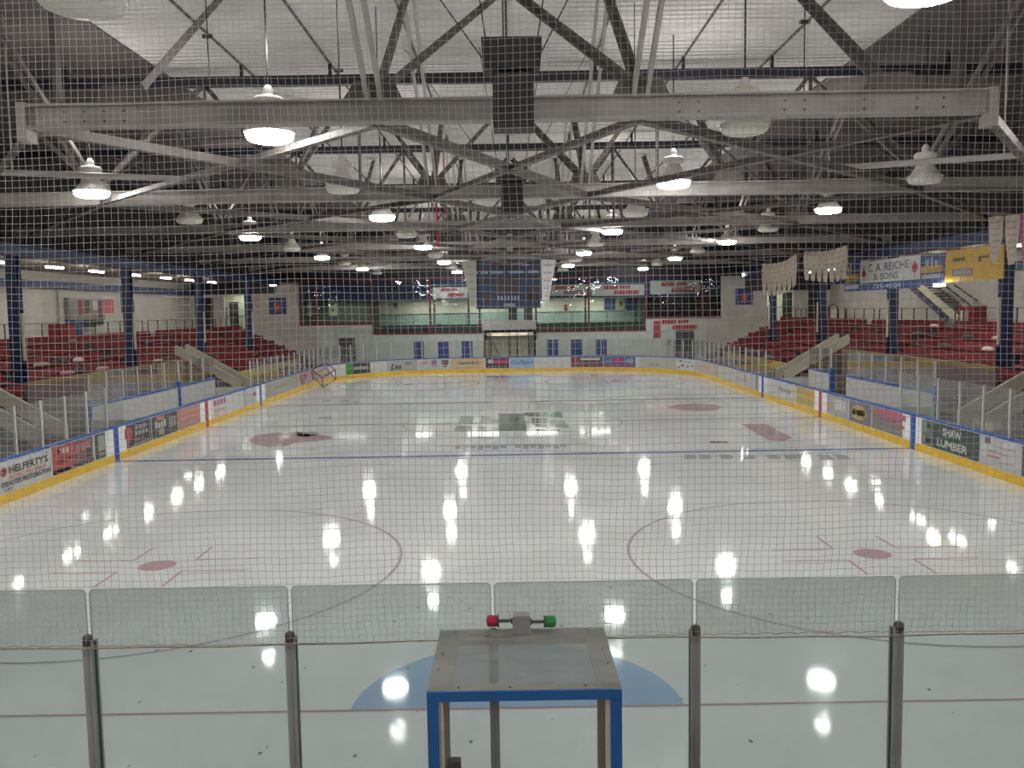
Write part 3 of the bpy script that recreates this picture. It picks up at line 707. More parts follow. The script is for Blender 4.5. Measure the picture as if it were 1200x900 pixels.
advert(793, 815, (.62,.62,.60), shapes=[(.12,.25,.7,.9,(.12,.12,.12)),(.2,.35,.3,.5,(.12,.12,.12)),(.5,.6,.25,.45,(.12,.12,.12)),(.7,.85,.35,.5,(.15,.15,.15)),(.05,.15,.1,.25,(.2,.2,.2)),(.3,.85,.72,.78,(.3,.3,.3))])
advert(816, 843, (.50,.46,.40), shapes=[(.25,.6,.4,.6,(.58,.28,.18)),(.8,.95,.2,.9,(.40,.38,.16))])
advert(844, 884, (.50,.50,.46), shapes=[(.5,.62,.5,.54,(.3,.25,.3)),(.55,.75,.3,.5,(.40,.38,.42)),(.74,.78,.3,.8,(.35,.3,.35))])
advert(885, 890, (.25,.27,.28))
advert(897, 932, (.55,.56,.55), texts=[("Pindy", .45, .92, .35, .70, (.36,.18,.24), .3)])
advert(933, 955.5, (.55,.42,.10), shapes=[(.6,.9,.6,.9,(.62,.32,.05))]+bars(.08,.55,.62,.9,4,(.40,.32,.12))+bars(.08,.9,.15,.42,6,(.38,.30,.14)), lab='mustard yellow advert')
advert(966, 994, (.40,.40,.38), shapes=[(.15,.45,.2,.6,(.44,.36,.28)),(.45,.9,.3,.85,(.55,.57,.60))])
advert(995, 1021, (.18,.16,.24), shapes=discs(.45,.5,.34,.36,(.50,.38,.08))+[(.16,.74,.36,.64,(.42,.30,.06))], texts=[("UNCLE", .24, .64, .40, .60, (.06,.04,.02), 0)], lab='purple advert with a yellow round badge')
advert(1022, 1063, (.20,.19,.20), shapes=[(.05,.98,.70,.95,(.50,.12,.17)),(.25,.75,.50,.62,(.40,.10,.12)),(.55,.95,.35,.48,(.38,.16,.18))]+bars(.1,.9,.1,.25,6,(.27,.27,.26)), lab='grey advert with pink arcs')
advert(1081, 1148, (.05,.075,.065), shapes=[(0,.22,.0,1,(.14,.17,.16)),(.04,.18,.55,.9,(.32,.36,.33))]+bars(.04,.2,.12,.35,4,(.3,.3,.3)), texts=[("SHAW", .40, .72, .58, .88, (.66,.68,.64), 0), ("LUMBER", .30, .82, .12, .42, (.62,.64,.60), 0)], lab='dark green advert with pale block letters')
advert(1149, 1196, (.52,.53,.54), shapes=[(.12,.26,.75,.97,(.14,.10,.16)),(.3,.9,.70,.76,(.38,.38,.38)),(.2,.7,.48,.54,(.36,.3,.3)),(.2,.5,.30,.40,(.48,.22,.22)),(.3,.85,.2,.25,(.4,.4,.4))], lab='pale grey advert with a small dark emblem')
advert(1197, 1260, (.10,.10,.11), shapes=[(.1,.6,.3,.8,(.2,.2,.22))])

# ------------------------------------------------------------------ shielding glass on the boards
HG = 2.42
def glass_run(s0, s1, label, group, step=1.25, top=HG, base=HB, xo=-.06):
    n = max(1, round((s1-s0)/step))
    for i in range(n):
        a, b = s0+(s1-s0)*i/n, s0+(s1-s0)*(i+1)/n
        p, d, nn = pt(a); t = thing('shielding_glass', label, 'glass pane', (p.x, p.y, base), group)
        g = MB(); strip(g, a+.03, b-.03, base-.0, top, xo-.006, xo+.006); g.build('glass', M_GLASS, t)
        g = MB(); strip(g, a-.022, a+.022, base, top+.01, xo-.03, xo+.03); g.build('support_post', M_POSTW, t)
        localise(t)
sBL0 = CUM[0]; 
def sL(Y): return Y-(-YE+RC)
def sR(Y): return CUM[296]+(YE-RC-Y)
glass_run(sL(-21.5), sL(-7.4), 'clear glass with a thin pale post on the left boards near the camera', 'left shielding glass near the camera')
glass_run(sL(6.8), CUM[180], 'clear glass with a thin pale post on the left boards beyond the white box', 'left glass panes beyond the players box')
glass_run(CUM[180], CUM[220], 'clear glass pane on the curved boards of the far left corner', 'glass panes round the far left corner')
glass_run(CUM[220], CUM[256], 'clear glass pane on the straight far end boards', 'glass panes on the far end boards')
glass_run(CUM[256], CUM[296], 'clear glass pane on the curved boards of the far right corner', 'glass panes round the far right corner')
glass_run(CUM[296], sR(6.8), 'clear glass with a thin pale post on the right boards beyond the white box', 'right glass panes beyond the box')
glass_run(sR(-7.4), sR(-21.5), 'clear glass with a thin pale post on the right boards near the camera', 'right glass panes near the camera')
# white boxes behind the boards (players' and penalty boxes)
for sd, nm in ((-1, 'left'), (1, 'right')):
    xb = sd*14.6
    for j, (y0, y1, lab) in enumerate(((-6.4, 1.5, 'long white panel with a blue top rail behind the %s boards'), (1.75, 6.3, 'shorter white panel with a blue top rail behind the %s boards, farther from the camera'))):
        if sd > 0 and j == 1: y0, y1 = 3.4, 6.3
        t = thing('players_box_wall', lab % nm, 'partition', (xb, y0, 0))
        MB().box(xb, xb+sd*.08, y0, y1, 0, 1.6).build('panel', M_WHITE, t)
        MB().box(xb-sd*.03, xb+sd*.11, y0, y1, 1.58, 1.66).build('top_rail', M_CAP, t)
        g = MB(); g.box(xb-sd*.04, xb+sd*.12, y0-.18, y0, 0, 1.85); g.build('corner_post', mat('line_blue', (0.02,0.10,0.42)), t)
        localise(t)
        n = int((y1-y0)/1.25)
        for i in range(n):
            a = y0+i*(y1-y0)/n
            t = thing('shielding_glass', 'clear glass pane on top of the white box wall at the %s' % nm, 'glass pane', (xb, a, 1.66), 'glass panes over the %s box wall' % nm)
            MB().box(sd*.034, sd*.046, .03, (y1-y0)/n-.03, 0, 1.05).build('glass', M_GLASS, t)
            MB().box(sd*.01, sd*.07, -.022, .022, 0, 1.06).build('support_post', M_POSTW, t)
    # return walls joining the box to the boards
    for yy, lab in ((-6.5, 'near'), (6.4, 'far')):
        o = MB().box(sd*13.1, sd*14.6, yy-.05, yy+.05, 0, 1.15).build('box_end_wall', M_WHITE); tag(o, 'short white end wall of the %s box, %s end' % (nm, lab), 'partition')
    # players' bench
    t = thing('players_bench', 'low wooden players bench inside the %s box' % nm, 'bench', (sd*14.1, 0, 0))
    MB().box(-.15, .15, -5.8, 1.2, .42, .48).build('seat', M_WOOD, t)
    for yy in (-5.4, -3.5, -1.5, .8): MB().box(-.12, .12, yy-.04, yy+.04, 0, .42).build('leg', M_STEELD, t)

# ------------------------------------------------------------------ stands
NR = 7
rowX = lambda j: 16.3+.85*j
rowZ = lambda j: 1.10+.40*j
rown = ['lowest', 'second', 'third', 'fourth', 'fifth', 'sixth', 'top']
bsh = ['nearest stretch before the first blue column', 'between first and second blue columns', 'between second and third blue columns', 'between third and fourth blue columns', 'beyond the fourth blue column']
bays = [(-12.4, -3.8, 'nearest the camera, before the first blue column'), (-2.9, 6.1, 'between the first and second blue columns'), (6.9, 15.8, 'between the second and third blue columns'),
        (16.6, 25.5, 'between the third and fourth blue columns'), (26.3, 33.6, 'beyond the fourth blue column')]
for sd, nm in ((-1, 'left'), (1, 'right')):
    mb = MB()
    for j in range(NR+1):
        x0 = rowX(j)-.45; x1 = rowX(j)+.40 if j < NR else 25.87
        mb.box(sd*x0, sd*x1, -22, 34.45, 0, rowZ(j)-.42 if j < NR else 3.5)
    o = mb.build('concrete_terrace', M_CONC); tag(o, 'stepped grey concrete terrace carrying the red benches on the %s' % nm, 'terrace')
    # wall in front of the seats behind the box with a yellow top edge
    t = thing('stand_front_wall', 'grey-brown wall with a yellow top edge in front of the %s seats, behind the white box' % nm, 'wall', (sd*17.0, 0, 0))
    g = MB(); g.box(sd*16.95, sd*17.06, -6.0, 8.2, 0, 2.30); g.build('panel', mat('grey_mauve_panel', (0.17,0.115,0.125)), t)
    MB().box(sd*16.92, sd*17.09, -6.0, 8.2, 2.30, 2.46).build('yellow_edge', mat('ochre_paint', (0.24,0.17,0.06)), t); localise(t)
    t = thing('stand_kerb_wall', 'low wall painted yellow along the top in front of the far %s seats' % nm, 'wall', (sd*15.75, 20, 0))
    MB().box(sd*15.72, sd*15.83, 14, 33.5, 0, 1.0).build('panel', mat('grey_mauve_panel', (0.17,0.115,0.125)), t)
    MB().box(sd*15.69, sd*15.86, 14, 27.5, 1.0, 1.42).build('yellow_edge', mat('yellow_paint', (0.55,0.42,0.08)), t); localise(t)
    # benches
    for bi, (y0, y1, btxt) in enumerate(bays):
        for j in range(NR):
            yb = y0
            ye = -10.4 if (j <= 1 and bi == 0) else y1
            if j <= 1 and bi == 1: continue
            if j <= 1 and bi == 2: yb = 11.5
            L = ye-yb
            t = thing('stadium_bench', 'red bench, %s row, %s stand, %s' % (rown[j], nm, bsh[bi]), 'bench', (sd*rowX(j), yb, rowZ(j)-.42), 'red benches on the %s stand' % nm)
            MB().box(-.17, .17, 0, L, .38, .43).build('seat', M_SEAT, t)
            g = MB(); g.prism([(sd*.16, 0, .46), (sd*.20, 0, .46), (sd*.26, 0, .76), (sd*.22, 0, .76)], (0, L, 0)); g.build('backrest', M_SEAT, t)
            for kk in range(4):
                yy = .3+kk*(L-.6)/3
                g = MB(); g.box(-.14, .14, yy-.03, yy+.03, 0, .38); g.prism([(sd*.13, yy-.03, 0), (sd*.18, yy-.03, 0), (sd*.25, yy-.03, .75), (sd*.21, yy-.03, .75)], (0, .06, 0)); g.build('leg', M_STEELD, t)
    # concourse railing
    xr = sd*22.05
    for bi, (y0, y1, btxt) in enumerate(bays):
        g = MB(); yy = y0
        g.tube([(xr, y0, 4.45), (xr, y1, 4.45)], .018, 6)
        while yy <= y1+.01: g.box(xr-.025, xr+.025, yy-.025, yy+.025, 3.5, 4.45); yy += (y1-y0)/6
        o = g.build('guard_rail', mat('dark_rail', (0.05,0.05,0.05))); tag(o, 'thin dark guard rail, %s stand, %s' % (nm, bsh[bi]), 'railing')
    # wall-top beam and beam along the columns
    o = MB().box(sd*25.6, sd*25.9, -30, 34.4, 6.35, 6.75).build('wall_top_beam', M_BLUED); tag(o, 'long blue beam along the top of the %s outer wall' % nm, 'beam')
    g = MB(); g.box(sd*18.55, sd*18.95, -40, 34.4, 7.05, 7.10); g.box(sd*18.55, sd*18.95, -40, 34.4, 7.45, 7.5); g.box(sd*18.74, sd*18.78, -40, 34.4, 7.1, 7.45)
    o = g.build('eaves_beam', M_BLUE); tag(o, 'long blue steel beam running over the %s row of columns' % nm, 'beam')
    # columns
    for k, yc in enumerate((-13.07, -3.3, 6.47, 16.24, 26.0)):
        t = thing('steel_column', 'tall blue steel column in the %s stand, %s from the camera' % (nm, ['nearest, outside the view', 'first', 'second', 'third', 'fourth'][k]), 'column', (sd*18.75, yc, 2.0))
        g = MB(); g.box(-.19, .19, -.2, -.17, 0, 5.05); g.box(-.19, .19, .17, .2, 0, 5.05); g.box(-.03, .03, -.17, .17, 0, 5.05); g.build('shaft', M_BLUE, t)
        MB().box(-.3, .3, -.28, .28, -.1, .05).build('base_plate', M_BLUE, t)
        MB().box(.22 if sd < 0 else -.34, .34 if sd < 0 else -.22, -.22, -.08, 3.0, 3.5).build('junction_box', M_BLUED, t)
        g = MB(); g.tube([(.30 if sd < 0 else -.30, -.12, 1.1), (.30 if sd < 0 else -.30, -.12, 2.9)], .06, 8); g.build('cream_pipe', M_CREAM, t)
    # aisle strip lights
    for k, zc in enumerate((31.0, 34.8, 38.6, 43.0, 47.3, 52.0, 56.8, 61.0, 65.5)):
        y = -36.4+zc
        t = thing('strip_light', 'lit strip light under the %s aisle ceiling, number %d from the camera' % (nm, k+1), 'lamp', (sd*22.3, y, 7.12), 'strip lights under the %s aisle ceiling' % nm)
        t['label'] = 'lit strip light hanging under the %s aisle ceiling' % nm
        MB().box(-.12, .12, -.7, .7, .08, .16).build('housing', M_LAMPW, t)
        MB().box(-.09, .09, -.68, .68, .0, .08).build('tube', M_STRIP, t)
        g = MB(); g.tube([(0, -.5, .16), (0, -.5, .40)], .012, 4); g.tube([(0, .5, .16), (0, .5, .40)], .012, 4); g.build('hanger', M_STEELD, t)
# stairs with pale parapets leading down to the boards
def stairs(sd, y, lab):
    t = thing('stand_stairs', lab, 'stairs', (sd*15.4, y, 0))
    for dy in (-.75, .75):
        g = MB(); g.prism([(sd*(-1.0), dy-.06, .55), (sd*(-.8), dy-.06, .55), (sd*(-.6), dy-.06, .95), (sd*2.4, dy-.06, 2.68), (sd*2.4, dy-.06, 3.1), (sd*2.3, dy-.06, 3.15), (sd*(-1.0), dy-.06, 1.25)], (0, .12, 0))
        g.build('parapet', M_CREAM, t)
    g = MB()
    for k in range(8): g.box(sd*(-.9+k*.42), sd*(-.9+(k+1)*.42), -.69, .69, 0, .3+k*.25)
    g.build('steps', M_CONC, t)
    MB().box(sd*.3, sd*.55, -.85, -.6, 0, 1.6).build('blue_post', M_BLUE, t)
stairs(-1, -9.2, 'pale-sided stairs at the left nearest the camera'); stairs(-1, 10.4, 'pale-sided stairs on the left beyond the white box')
stairs(1, -9.2, 'pale-sided stairs at the right nearest the camera'); stairs(1, 10.2, 'pale-sided stairs on the right beyond the white box')

# left wall: trophy case, posters, lockers
def wallbox(name, label, cat, sd, px0, px1, py0, py1, dep, m, X=25.88, parts=()):
    a = atx(px0, py0, sd*X); b = atx(px1, py1, sd*X); y0, y1 = sorted((a.y, b.y)); z0, z1 = min(a.z, b.z), max(a.z, b.z)
    t = thing(name, label, cat, (sd*X, y0, z0)); L = y1-y0; H = z1-z0
    MB().box(0, -sd*dep, 0, L, 0, H).build('body', m, t)
    for (pn, u0, u1, v0, v1, c, d2) in parts: MB().box(-sd*dep, -sd*(dep+d2), u0*L, u1*L, v0*H, v1*H).build(pn, c, t)
    return t
wallbox('trophy_case', 'long grey-framed display case with red and dark jerseys on the left wall', 'display case', -1, 75, 118, 349, 376, .3, mat('case_back', (0.22,0.20,0.18)),
        parts=[('frame', 0, 1, .96, 1, M_STEEL, .03), ('jersey', .24, .36, .25, .95, cm(.20,.03,.07), .03), ('jersey', .42, .56, .35, .95, cm(.08,.06,.07), .03), ('jersey', .64, .78, .5, .9, cm(.5,.45,.42), .03), ('jersey', .80, .90, .15, .92, cm(.16,.03,.08), .03), ('shelf', 0, 1, .0, .04, M_STEEL, .08)])
wallbox('wall_poster', 'large white poster with a red print on the left wall beside the display case', 'poster', -1, 120, 135, 347, 369, .03, cm(.55,.50,.48), parts=[('print', .1, .9, .05, .85, cm(.45,.10,.14), .01)])
wallbox('wall_poster', 'narrow dark poster on the left wall just behind the second blue column', 'poster', -1, 141, 146, 343, 367, .03, cm(.08,.10,.10), parts=[('print', .2, .8, .3, .8, cm(.22,.26,.24), .01)])
wallbox('locker', 'dark red cabinet on the left concourse', 'cabinet', -1, 56, 72, 380, 397, .8, cm(.24,.02,.03), parts=[('door', .05, .95, .05, .93, cm(.30,.02,.03), .03), ('top', 0, 1, .94, 1, M_DARK, .03)])
wallbox('drinks_cabinet', 'blue upright cabinet beside the dark red cabinet on the left', 'cabinet', -1, 76, 83, 375, 397, .7, cm(.03,.08,.22), parts=[('door', .08, .92, .05, .8, cm(.04,.11,.26), .03)])
wallbox('counter_shelf', 'dark shelf hanging under the display case on the left wall', 'shelf', -1, 84, 113, 375, 380, .5, M_DARK)
o = MB().tube([(-25.8, 13.5, 3.5), (-25.8, 13.5, 6.3)], .05, 8).build('wall_pipe', M_STEEL); tag(o, 'thin grey vertical pipe on the left wall near the first column', 'pipe')
wallbox('locker', 'dark red cabinet on the right concourse under the stairs', 'cabinet', 1, 1139, 1156, 359, 376, .8, cm(.24,.02,.03), parts=[('door', .05, .95, .05, .95, cm(.30,.02,.03), .03)])
wallbox('locker', 'orange and red cabinet on the right concourse beside the cream bin', 'cabinet', 1, 972, 981, 360, 374, .6, cm(.30,.05,.03), parts=[('door', .0, .35, .05, .95, cm(.55,.30,.05), .03)])
# cream cabinet with arched dark frame
a = atx(988, 372, 25.4); t = thing('arched_cabinet', 'cream cabinet under a dark arched frame on the right concourse', 'cabinet', (25.3, a.y, 3.5))
MB().box(-.25, .3, .3, 1.7, 0, 1.0).build('body', M_CREAM, t)
g = MB(); g.tube([(-.3, 1.0+1.1*math.cos(x_*PI/10), .75+.5*math.sin(x_*PI/10)) for x_ in range(11)], .05, 6); g.tube([(-.3, -.1, 0), (-.3, -.1, .75)], .05, 6); g.tube([(-.3, 2.1, 0), (-.3, 2.1, .75)], .05, 6); g.build('arch', M_DARK, t)
# stair on the right wall
t = thing('wall_stairs', 'cream stair with dark handrails climbing the right wall below the yellow sign', 'stairs', (25.0, 12, 3.5))
def rw(px, py, X): v = atx(px, py, X); return Vector((v.x-25.0, v.y-12, v.z-3.5))
g = MB(); a = rw(1076, 333, 24.6); b = rw(1122, 374, 24.6); g.beam(a, b, .1, .42); a2 = rw(1076, 333, 24.6)+Vector((1.1,0,0)); b2 = b+Vector((1.1,0,0)); g.beam(a2, b2, .1, .42); g.build('stringer', mat('cream_stringer', (0.52,0.49,0.38)), t)
g = MB()
for k in range(12): p = a.lerp(b, (k+.5)/12); g.box(p.x, p.x+1.1, p.y-.2, p.y+.2, p.z-.02, p.z+.03)
g.build('treads', M_DARK, t)
g = MB(); g.beam(rw(1062, 331, 24.6), rw(1110, 374, 24.6), .12, .30); g.build('lower_stringer', cm(.05,.05,.08), t)
for (p0, p1) in (((1088,334),(1119,358)), ((1100,334),(1131,358)), ((1112,334),(1138,352))):
    g = MB(); g.tube([rw(p0[0], p0[1], 24.6)+Vector((.3,0,0)), rw(p1[0], p1[1], 24.6)+Vector((.3,0,0))], .045, 6); g.build('handrail', M_DARK, t)
MB().box(-.3, .0, (b.y)-.40, b.y-.1, 0, .8).build('newel_box', mat('cream_stringer', (0.52,0.49,0.38)), t)
# wall lamp below the sign
p = atx(1101, 335.5, 18.2)
t = thing('hanging_lamp', 'small lit lamp just under the right end of the white sign', 'lamp', (p.x, p.y, p.z))
g = MB(); g.box(-.1, .1, -.34, .34, .0, .10); g.build('lens', M_STRIP, t); MB().box(-.12, .12, -.36, .36, .10, .16).build('housing', M_LAMPW, t)
g = MB(); g.tube([(0, 0, .16), (.3, 0, 7.10-p.z)], .015, 5); g.build('hanger', M_STEELD, t)

# bags and pale rounded lumps set on the benches
def lump(px, py, sd, X, sx, sy, sz, c, lab, name='bag'):
    v = atx(px, py, sd*X)
    j = max(0, min(6, round((X-16.3)/.85))); z = rowZ(j)+.01
    t = bpy.data.objects.new(name, None); COL.objects.link(t); t.location = (sd*rowX(j), v.y, z); tag(t, lab, 'bag' if name == 'bag' else 'cloth')
    g = MB(); prof = [(.02, 0), (.9, .02), (1.0, .25), (.92, .6), (.6, .9), (.15, 1.0)]
    g.lathe(prof, n=12)
    o = g.build('body', cm(*c), t, smooth=True)
    for vv in o.data.vertices:
        vv.co.x *= sx*(1+.15*math.sin(7*vv.co.y)); vv.co.y *= sy*(1+.12*math.sin(5*vv.co.x)); vv.co.z *= sz*.6
    if name == 'bag':
        h = MB(); h.tube([(0, -sy*.5, sz*.5), (0, -sy*.3, sz*.9), (0, sy*.3, sz*.9), (0, sy*.5, sz*.5)], .02, 5); h.build('handle', M_DARK, t)
    return t
lump(91, 408, -1, 19.7, .16, .45, .3, (.70,.68,.66), 'white bundle on a bench of the left stand near the second column', 'pale_lump')
lump(92, 420, -1, 18.85, .17, .5, .38, (.03,.03,.05), 'black bag on a left-stand bench below the white bundle')
lump(70, 411, -1, 19.7, .17, .7, .34, (.05,.03,.035), 'long dark bag on a left-stand bench left of the black bag')
lump(78, 421, -1, 18.85, .15, .6, .26, (.40,.28,.28), 'pinkish bundle on a left-stand bench beside the black bag', 'pale_lump')
lump(47, 406, -1, 19.7, .16, .6, .26, (.34,.30,.22), 'beige bundle on a left-stand bench right of the first column', 'pale_lump')
lump(119, 418, -1, 18.85, .15, .6, .22, (.50,.38,.38), 'pale pink bundle on a left-stand bench nearer the second column', 'pale_lump')
lump(175, 399, -1, 20.5, .16, .5, .28, (.04,.03,.03), 'dark bag on an upper left-stand bench beyond the second column')
lump(184, 413, -1, 18.85, .15, .6, .22, (.50,.40,.40), 'pale bundle on a left-stand bench beyond the second column', 'pale_lump')
lump(196, 410, -1, 18.85, .17, .9, .3, (.09,.07,.06), 'brown bag on a left-stand bench above the far stairs')
lump(1028, 384, 1, 20.5, .16, .5, .28, (.04,.03,.04), 'dark bag on an upper right-stand bench left of the second column')
lump(1092, 383, 1, 21.3, .15, .4, .25, (.62,.56,.56), 'small white bundle on the top right-stand bench', 'pale_lump')
lump(1076, 390, 1, 20.5, .17, .8, .3, (.05,.05,.05), 'long black bag on a right-stand bench right of the second column')
lump(1158, 404, 1, 19.7, .16, .45, .28, (.72,.62,.60), 'white bundle on a right-stand bench left of the first column', 'pale_lump')
lump(1168, 394, 1, 20.5, .16, .45, .3, (.50,.36,.34), 'pinkish bundle on an upper right-stand bench beside the first column', 'pale_lump')
lump(1106, 404, 1, 19.7, .17, .6, .3, (.05,.05,.04), 'dark green bag on a right-stand bench below the stair')
lump(1152, 421, 1, 18.0, .17, .5, .26, (.60,.50,.50), 'pale bundle on a low right-stand bench near the first column', 'pale_lump')
lump(1133, 396, 1, 20.5, .16, .5, .28, (.06,.05,.05), 'dark bag on a right-stand bench under the red cabinet')

# ------------------------------------------------------------------ roof steel
YT = [-22.9+9.77*k for k in range(6)]
ZBS = [7.55, 7.63, 7.76, 7.76, 7.76, 7.76, 7.76]; ZT = 10.62; ZB = 7.6
ordn = ['nearest', 'second', 'third', 'fourth', 'fifth', 'farthest']
NODES = (2.0, 5.75, 10.8)
def pair(g, p, q, wd=.09, gap=.16):
    d = Vector((gap/2, 0, 0)); g.beam(Vector(p)-d, Vector(q)-d, wd*.55, wd); g.beam(Vector(p)+d, Vector(q)+d, wd*.55, wd)
for k, yt in enumerate(YT):
    ZB = ZBS[k]; DC = .35 if k < 2 else .30
    t = thing('roof_truss', 'wide grey steel roof truss, %s from the camera' % ordn[k], 'roof truss', (0, yt, ZB))
    xe = 7.35 if k == 0 else 18.6
    g = MB(); g.box(-xe, xe, yt-.14, yt+.14, ZB, ZB+.03); g.box(-xe, xe, yt-.14, yt+.14, ZB+DC-.03, ZB+DC); g.box(-xe, xe, yt-.02, yt+.02, ZB+.03, ZB+DC-.03)
    if k == 0: g.box(-xe-.02, -xe+.12, yt-.15, yt+.15, ZB-.2, ZB+.37); g.box(xe-.12, xe+.02, yt-.15, yt+.15, ZB-.2, ZB+.37)
    g.build('bottom_chord', M_STEEL, t)
    g = MB()
    for xq in range(-8, 9): g.box(xq*2.3-.04, xq*2.3+.04, yt-.05, yt+.05, ZT+.25, 11.2)
    g.box(-18.7, 18.7, yt-.09, yt+.09, ZT, ZT+.25); g.build('top_chord', M_NAVY, t)
    g = MB(); tops = [-14.2, -10.3, -7.9, -5.75, -3.9, -2.0, 0, 2.0, 3.9, 5.75, 7.9, 10.3, 14.2]
    if k > 0:
        for sx in (-1, 1):
            for (xb, xt) in ((2.0, 3.9), (5.75, 3.9), (5.75, 7.9), (10.8, 7.9), (10.8, 13.5), (17.5, 13.5)):
                g = MB(); g.angle((sx*xb, yt, ZB+DC), (sx*xt, yt, ZT), .10); g.build('web_member', M_STEELD, t)
            for xv in (3.9, 7.9, 13.5): g = MB(); g.angle((sx*xv, yt, ZB+DC), (sx*xv, yt, ZT), .07); g.build('web_member', M_STEELD, t)
    else:
        for sx in (-1, 1): g = MB(); g.angle((sx*6.8, yt, ZB+DC), (sx*6.8, yt, ZT), .14); g.build('web_member', M_STEELD, t)
    # gusset plates at the nodes
    g = MB()
    for sx in (-1, 1):
        for xn in (NODES if k > 0 else NODES[:2]):
            g = MB(); g.prism([(sx*xn-.42, yt-.16, ZB+DC), (sx*xn+.42, yt-.16, ZB+DC), (sx*xn+.30, yt-.16, ZB+DC+.25), (sx*xn-.30, yt-.16, ZB+DC+.25)], (0, .02, 0)); g.build('gusset_plate', M_STEELD, t)
    g = MB()
    if k == 0:
        for xx in (-6.7, -6.4, -6.1, -5.8, 2.6, 2.9, 4.2, 4.5, 5.4, 6.2, 6.6):
            for zz in (ZB+.1, ZB+.24): g = MB(); g.lathe([(.02, -.035), (.02, -.02)], c=(xx, yt, zz), n=8, axis='Y'); g.build('bolt', M_STEELD, t)
    localise(t)
# bracing between trusses
def mbtag(g, name, m, label, cat='roof brace', group=None):
    o = g.build(name, m); tag(o, label, cat, group); return o
for k in range(-1, 6):
    ZB = ZBS[max(k, 0)]; ZBn = ZBS[k+1]
    y0 = -22.9+9.77*k; ym = y0+9.77/2; y1 = y0+9.77
    for sx in (-1, 1):
        side = 'left' if sx < 0 else 'right'
        for ni, xn in enumerate(NODES):
            nn_ = ['innermost', 'middle', 'outermost'][ni]
            pos = ('between the %s and next truss' % ordn[k]) if 0 <= k < 5 else ('in front of the nearest truss' if k < 0 else 'beyond the farthest truss')
            if k >= 0 and not (k == 0 and ni == 2):
                g = MB(); g.angle((sx*xn, y0+.1, ZB+.40), (sx*xn, ym-.1, 11.15), .15)
                mbtag(g, 'roof_strut', M_STEELD, 'dark sloping strut, %s %s line, %s' % (nn_, side, pos))
            if k < 5 and ym > -33:
                if ni == 0 or (ni == 2 and k >= 0):
                    g = MB(); pair(g, (sx*xn, y1-.1, ZBn+.36), (sx*xn, ym+.1, 11.15), .12, .20)
                    mbtag(g, 'roof_strut', M_STEELL if ni == 0 else M_STEELM, 'pale double sloping strut, %s %s line, %s' % (nn_, side, pos))
        # inverted V to the ridge
        if 0 <= k:
            g = MB(); g.angle((sx*2.0, y0+.1, ZB+.40), (sx*.12, ym, 11.12), .14)
            mbtag(g, 'ridge_strut', M_STEELD, 'dark %s strut rising to the ridge, %s' % (side, ('behind the %s truss' % ordn[k])))
    if 0 <= k < 5:
        zb = ZB-.02
        lines = []
        outer0 = 7.3 if k == 0 else 10.8
        for sx in (-1, 1):
            lines.append((sx*2.0, -sx*2.0, 'crossing under the ridge from %s' % ('left' if sx < 0 else 'right')))
            lines.append((sx*outer0, sx*2.0, 'running inward on the %s' % ('left' if sx < 0 else 'right')))
            lines.append((sx*2.0, sx*10.8, 'running outward on the %s' % ('left' if sx < 0 else 'right')))
            lines.append((sx*outer0, sx*(14.2 if k == 0 else 18.0), 'running to the eaves on the %s' % ('left' if sx < 0 else 'right')))
        for (xa, xb, txt) in lines:
            g = MB(); g.angle((xa, y0+.1, zb), (xb, y1-.1, ZBn-.02), .15)
            mbtag(g, 'cross_brace', M_STEELM, 'flat roof brace %s, %s to %s truss' % (txt, ordn[k], ordn[k+1]))
        zm = (zb+ZBn-.02)/2; g = MB(); g.box(-.18, .18, ym-.18, ym+.18, zm-.03, zm+.03); mbtag(g, 'gusset_plate', M_STEELD, 'small plate where braces cross, %s to %s truss' % (ordn[k], ordn[k+1]), 'plate')
# sprinkler pipes rising outward
for sx in (-1, 1):
    g = MB(); g.tube([(sx*7.3, -36.4+20.2, 7.80), (sx*10.8, -36.4+19.3, 7.86), (sx*15.0, -36.4+18.6, 8.0)], .07, 8)
    g.tube([(sx*10.8, -36.4+19.3, 7.86), (sx*10.8, -36.4+19.3, 11.2)], .02, 6)
    mbtag(g, 'sprinkler_pipe', M_STEELL, 'pale pipe running outward below the roof in front of the second truss, %s side' % ('left' if sx < 0 else 'right'), 'pipe')
# red vertical pipes
for (px, pt_, pb, lab, r) in ((511, 236, 289, 'thick red strip hanging near the third truss', .045), (521, 238, 268, 'thin dull red strip hanging near the third truss', .022)):
    p = aty(px, pt_, YT[2]+.6); q = aty(px+2, pb, YT[2]+.6)
    g = MB(); g.tube([(p.x, p.y, 11.21), tuple(p), ((p.x+q.x)/2+.03, p.y, (p.z+q.z)/2), (q.x, p.y, q.z)], r, 8)
    mbtag(g, 'red_drop_pipe', mat('bright_red_paint', (0.45,0.02,0.05)), lab, 'pipe')

# ------------------------------------------------------------------ high-bay lamps
def make_lamp(lit):
    t = thing('high_bay_lamp', 'x', 'lamp')
    g = MB(); g.lathe([(.40, .135), (.425, .14), (.425, .165), (.36, .19), (.25, .34), (.17, .50), (.14, .56), (.16, .57), (.25, .60), (.26, .68), (.22, .73), (.10, .75), (.085, .80), (.09, .86), (.04, .93)], n=28)
    g.build('reflector', M_LAMPW, t, smooth=True)
    g = MB(); g.lathe([(.12, -.012), (.30, -.004), (.36, .02), (.395, .07), (.40, .14)], n=28); g.build('lens', M_LIT if lit else M_LENS, t, smooth=True)
    g = MB(); g.tube([(0, 0, .90), (0, 0, 11.21-7.60)], .016, 6); g.build('hanging_rod', M_DARK, t)
    reg(t); return t
UP = bpy.data.lights.new('added_uplight', 'POINT'); UP.energy = UPLIGHT; UP.shadow_soft_size = 0.25; UP.color = (1.0, 0.97, 0.93)  # added fill for the roof, not a part of the lamp
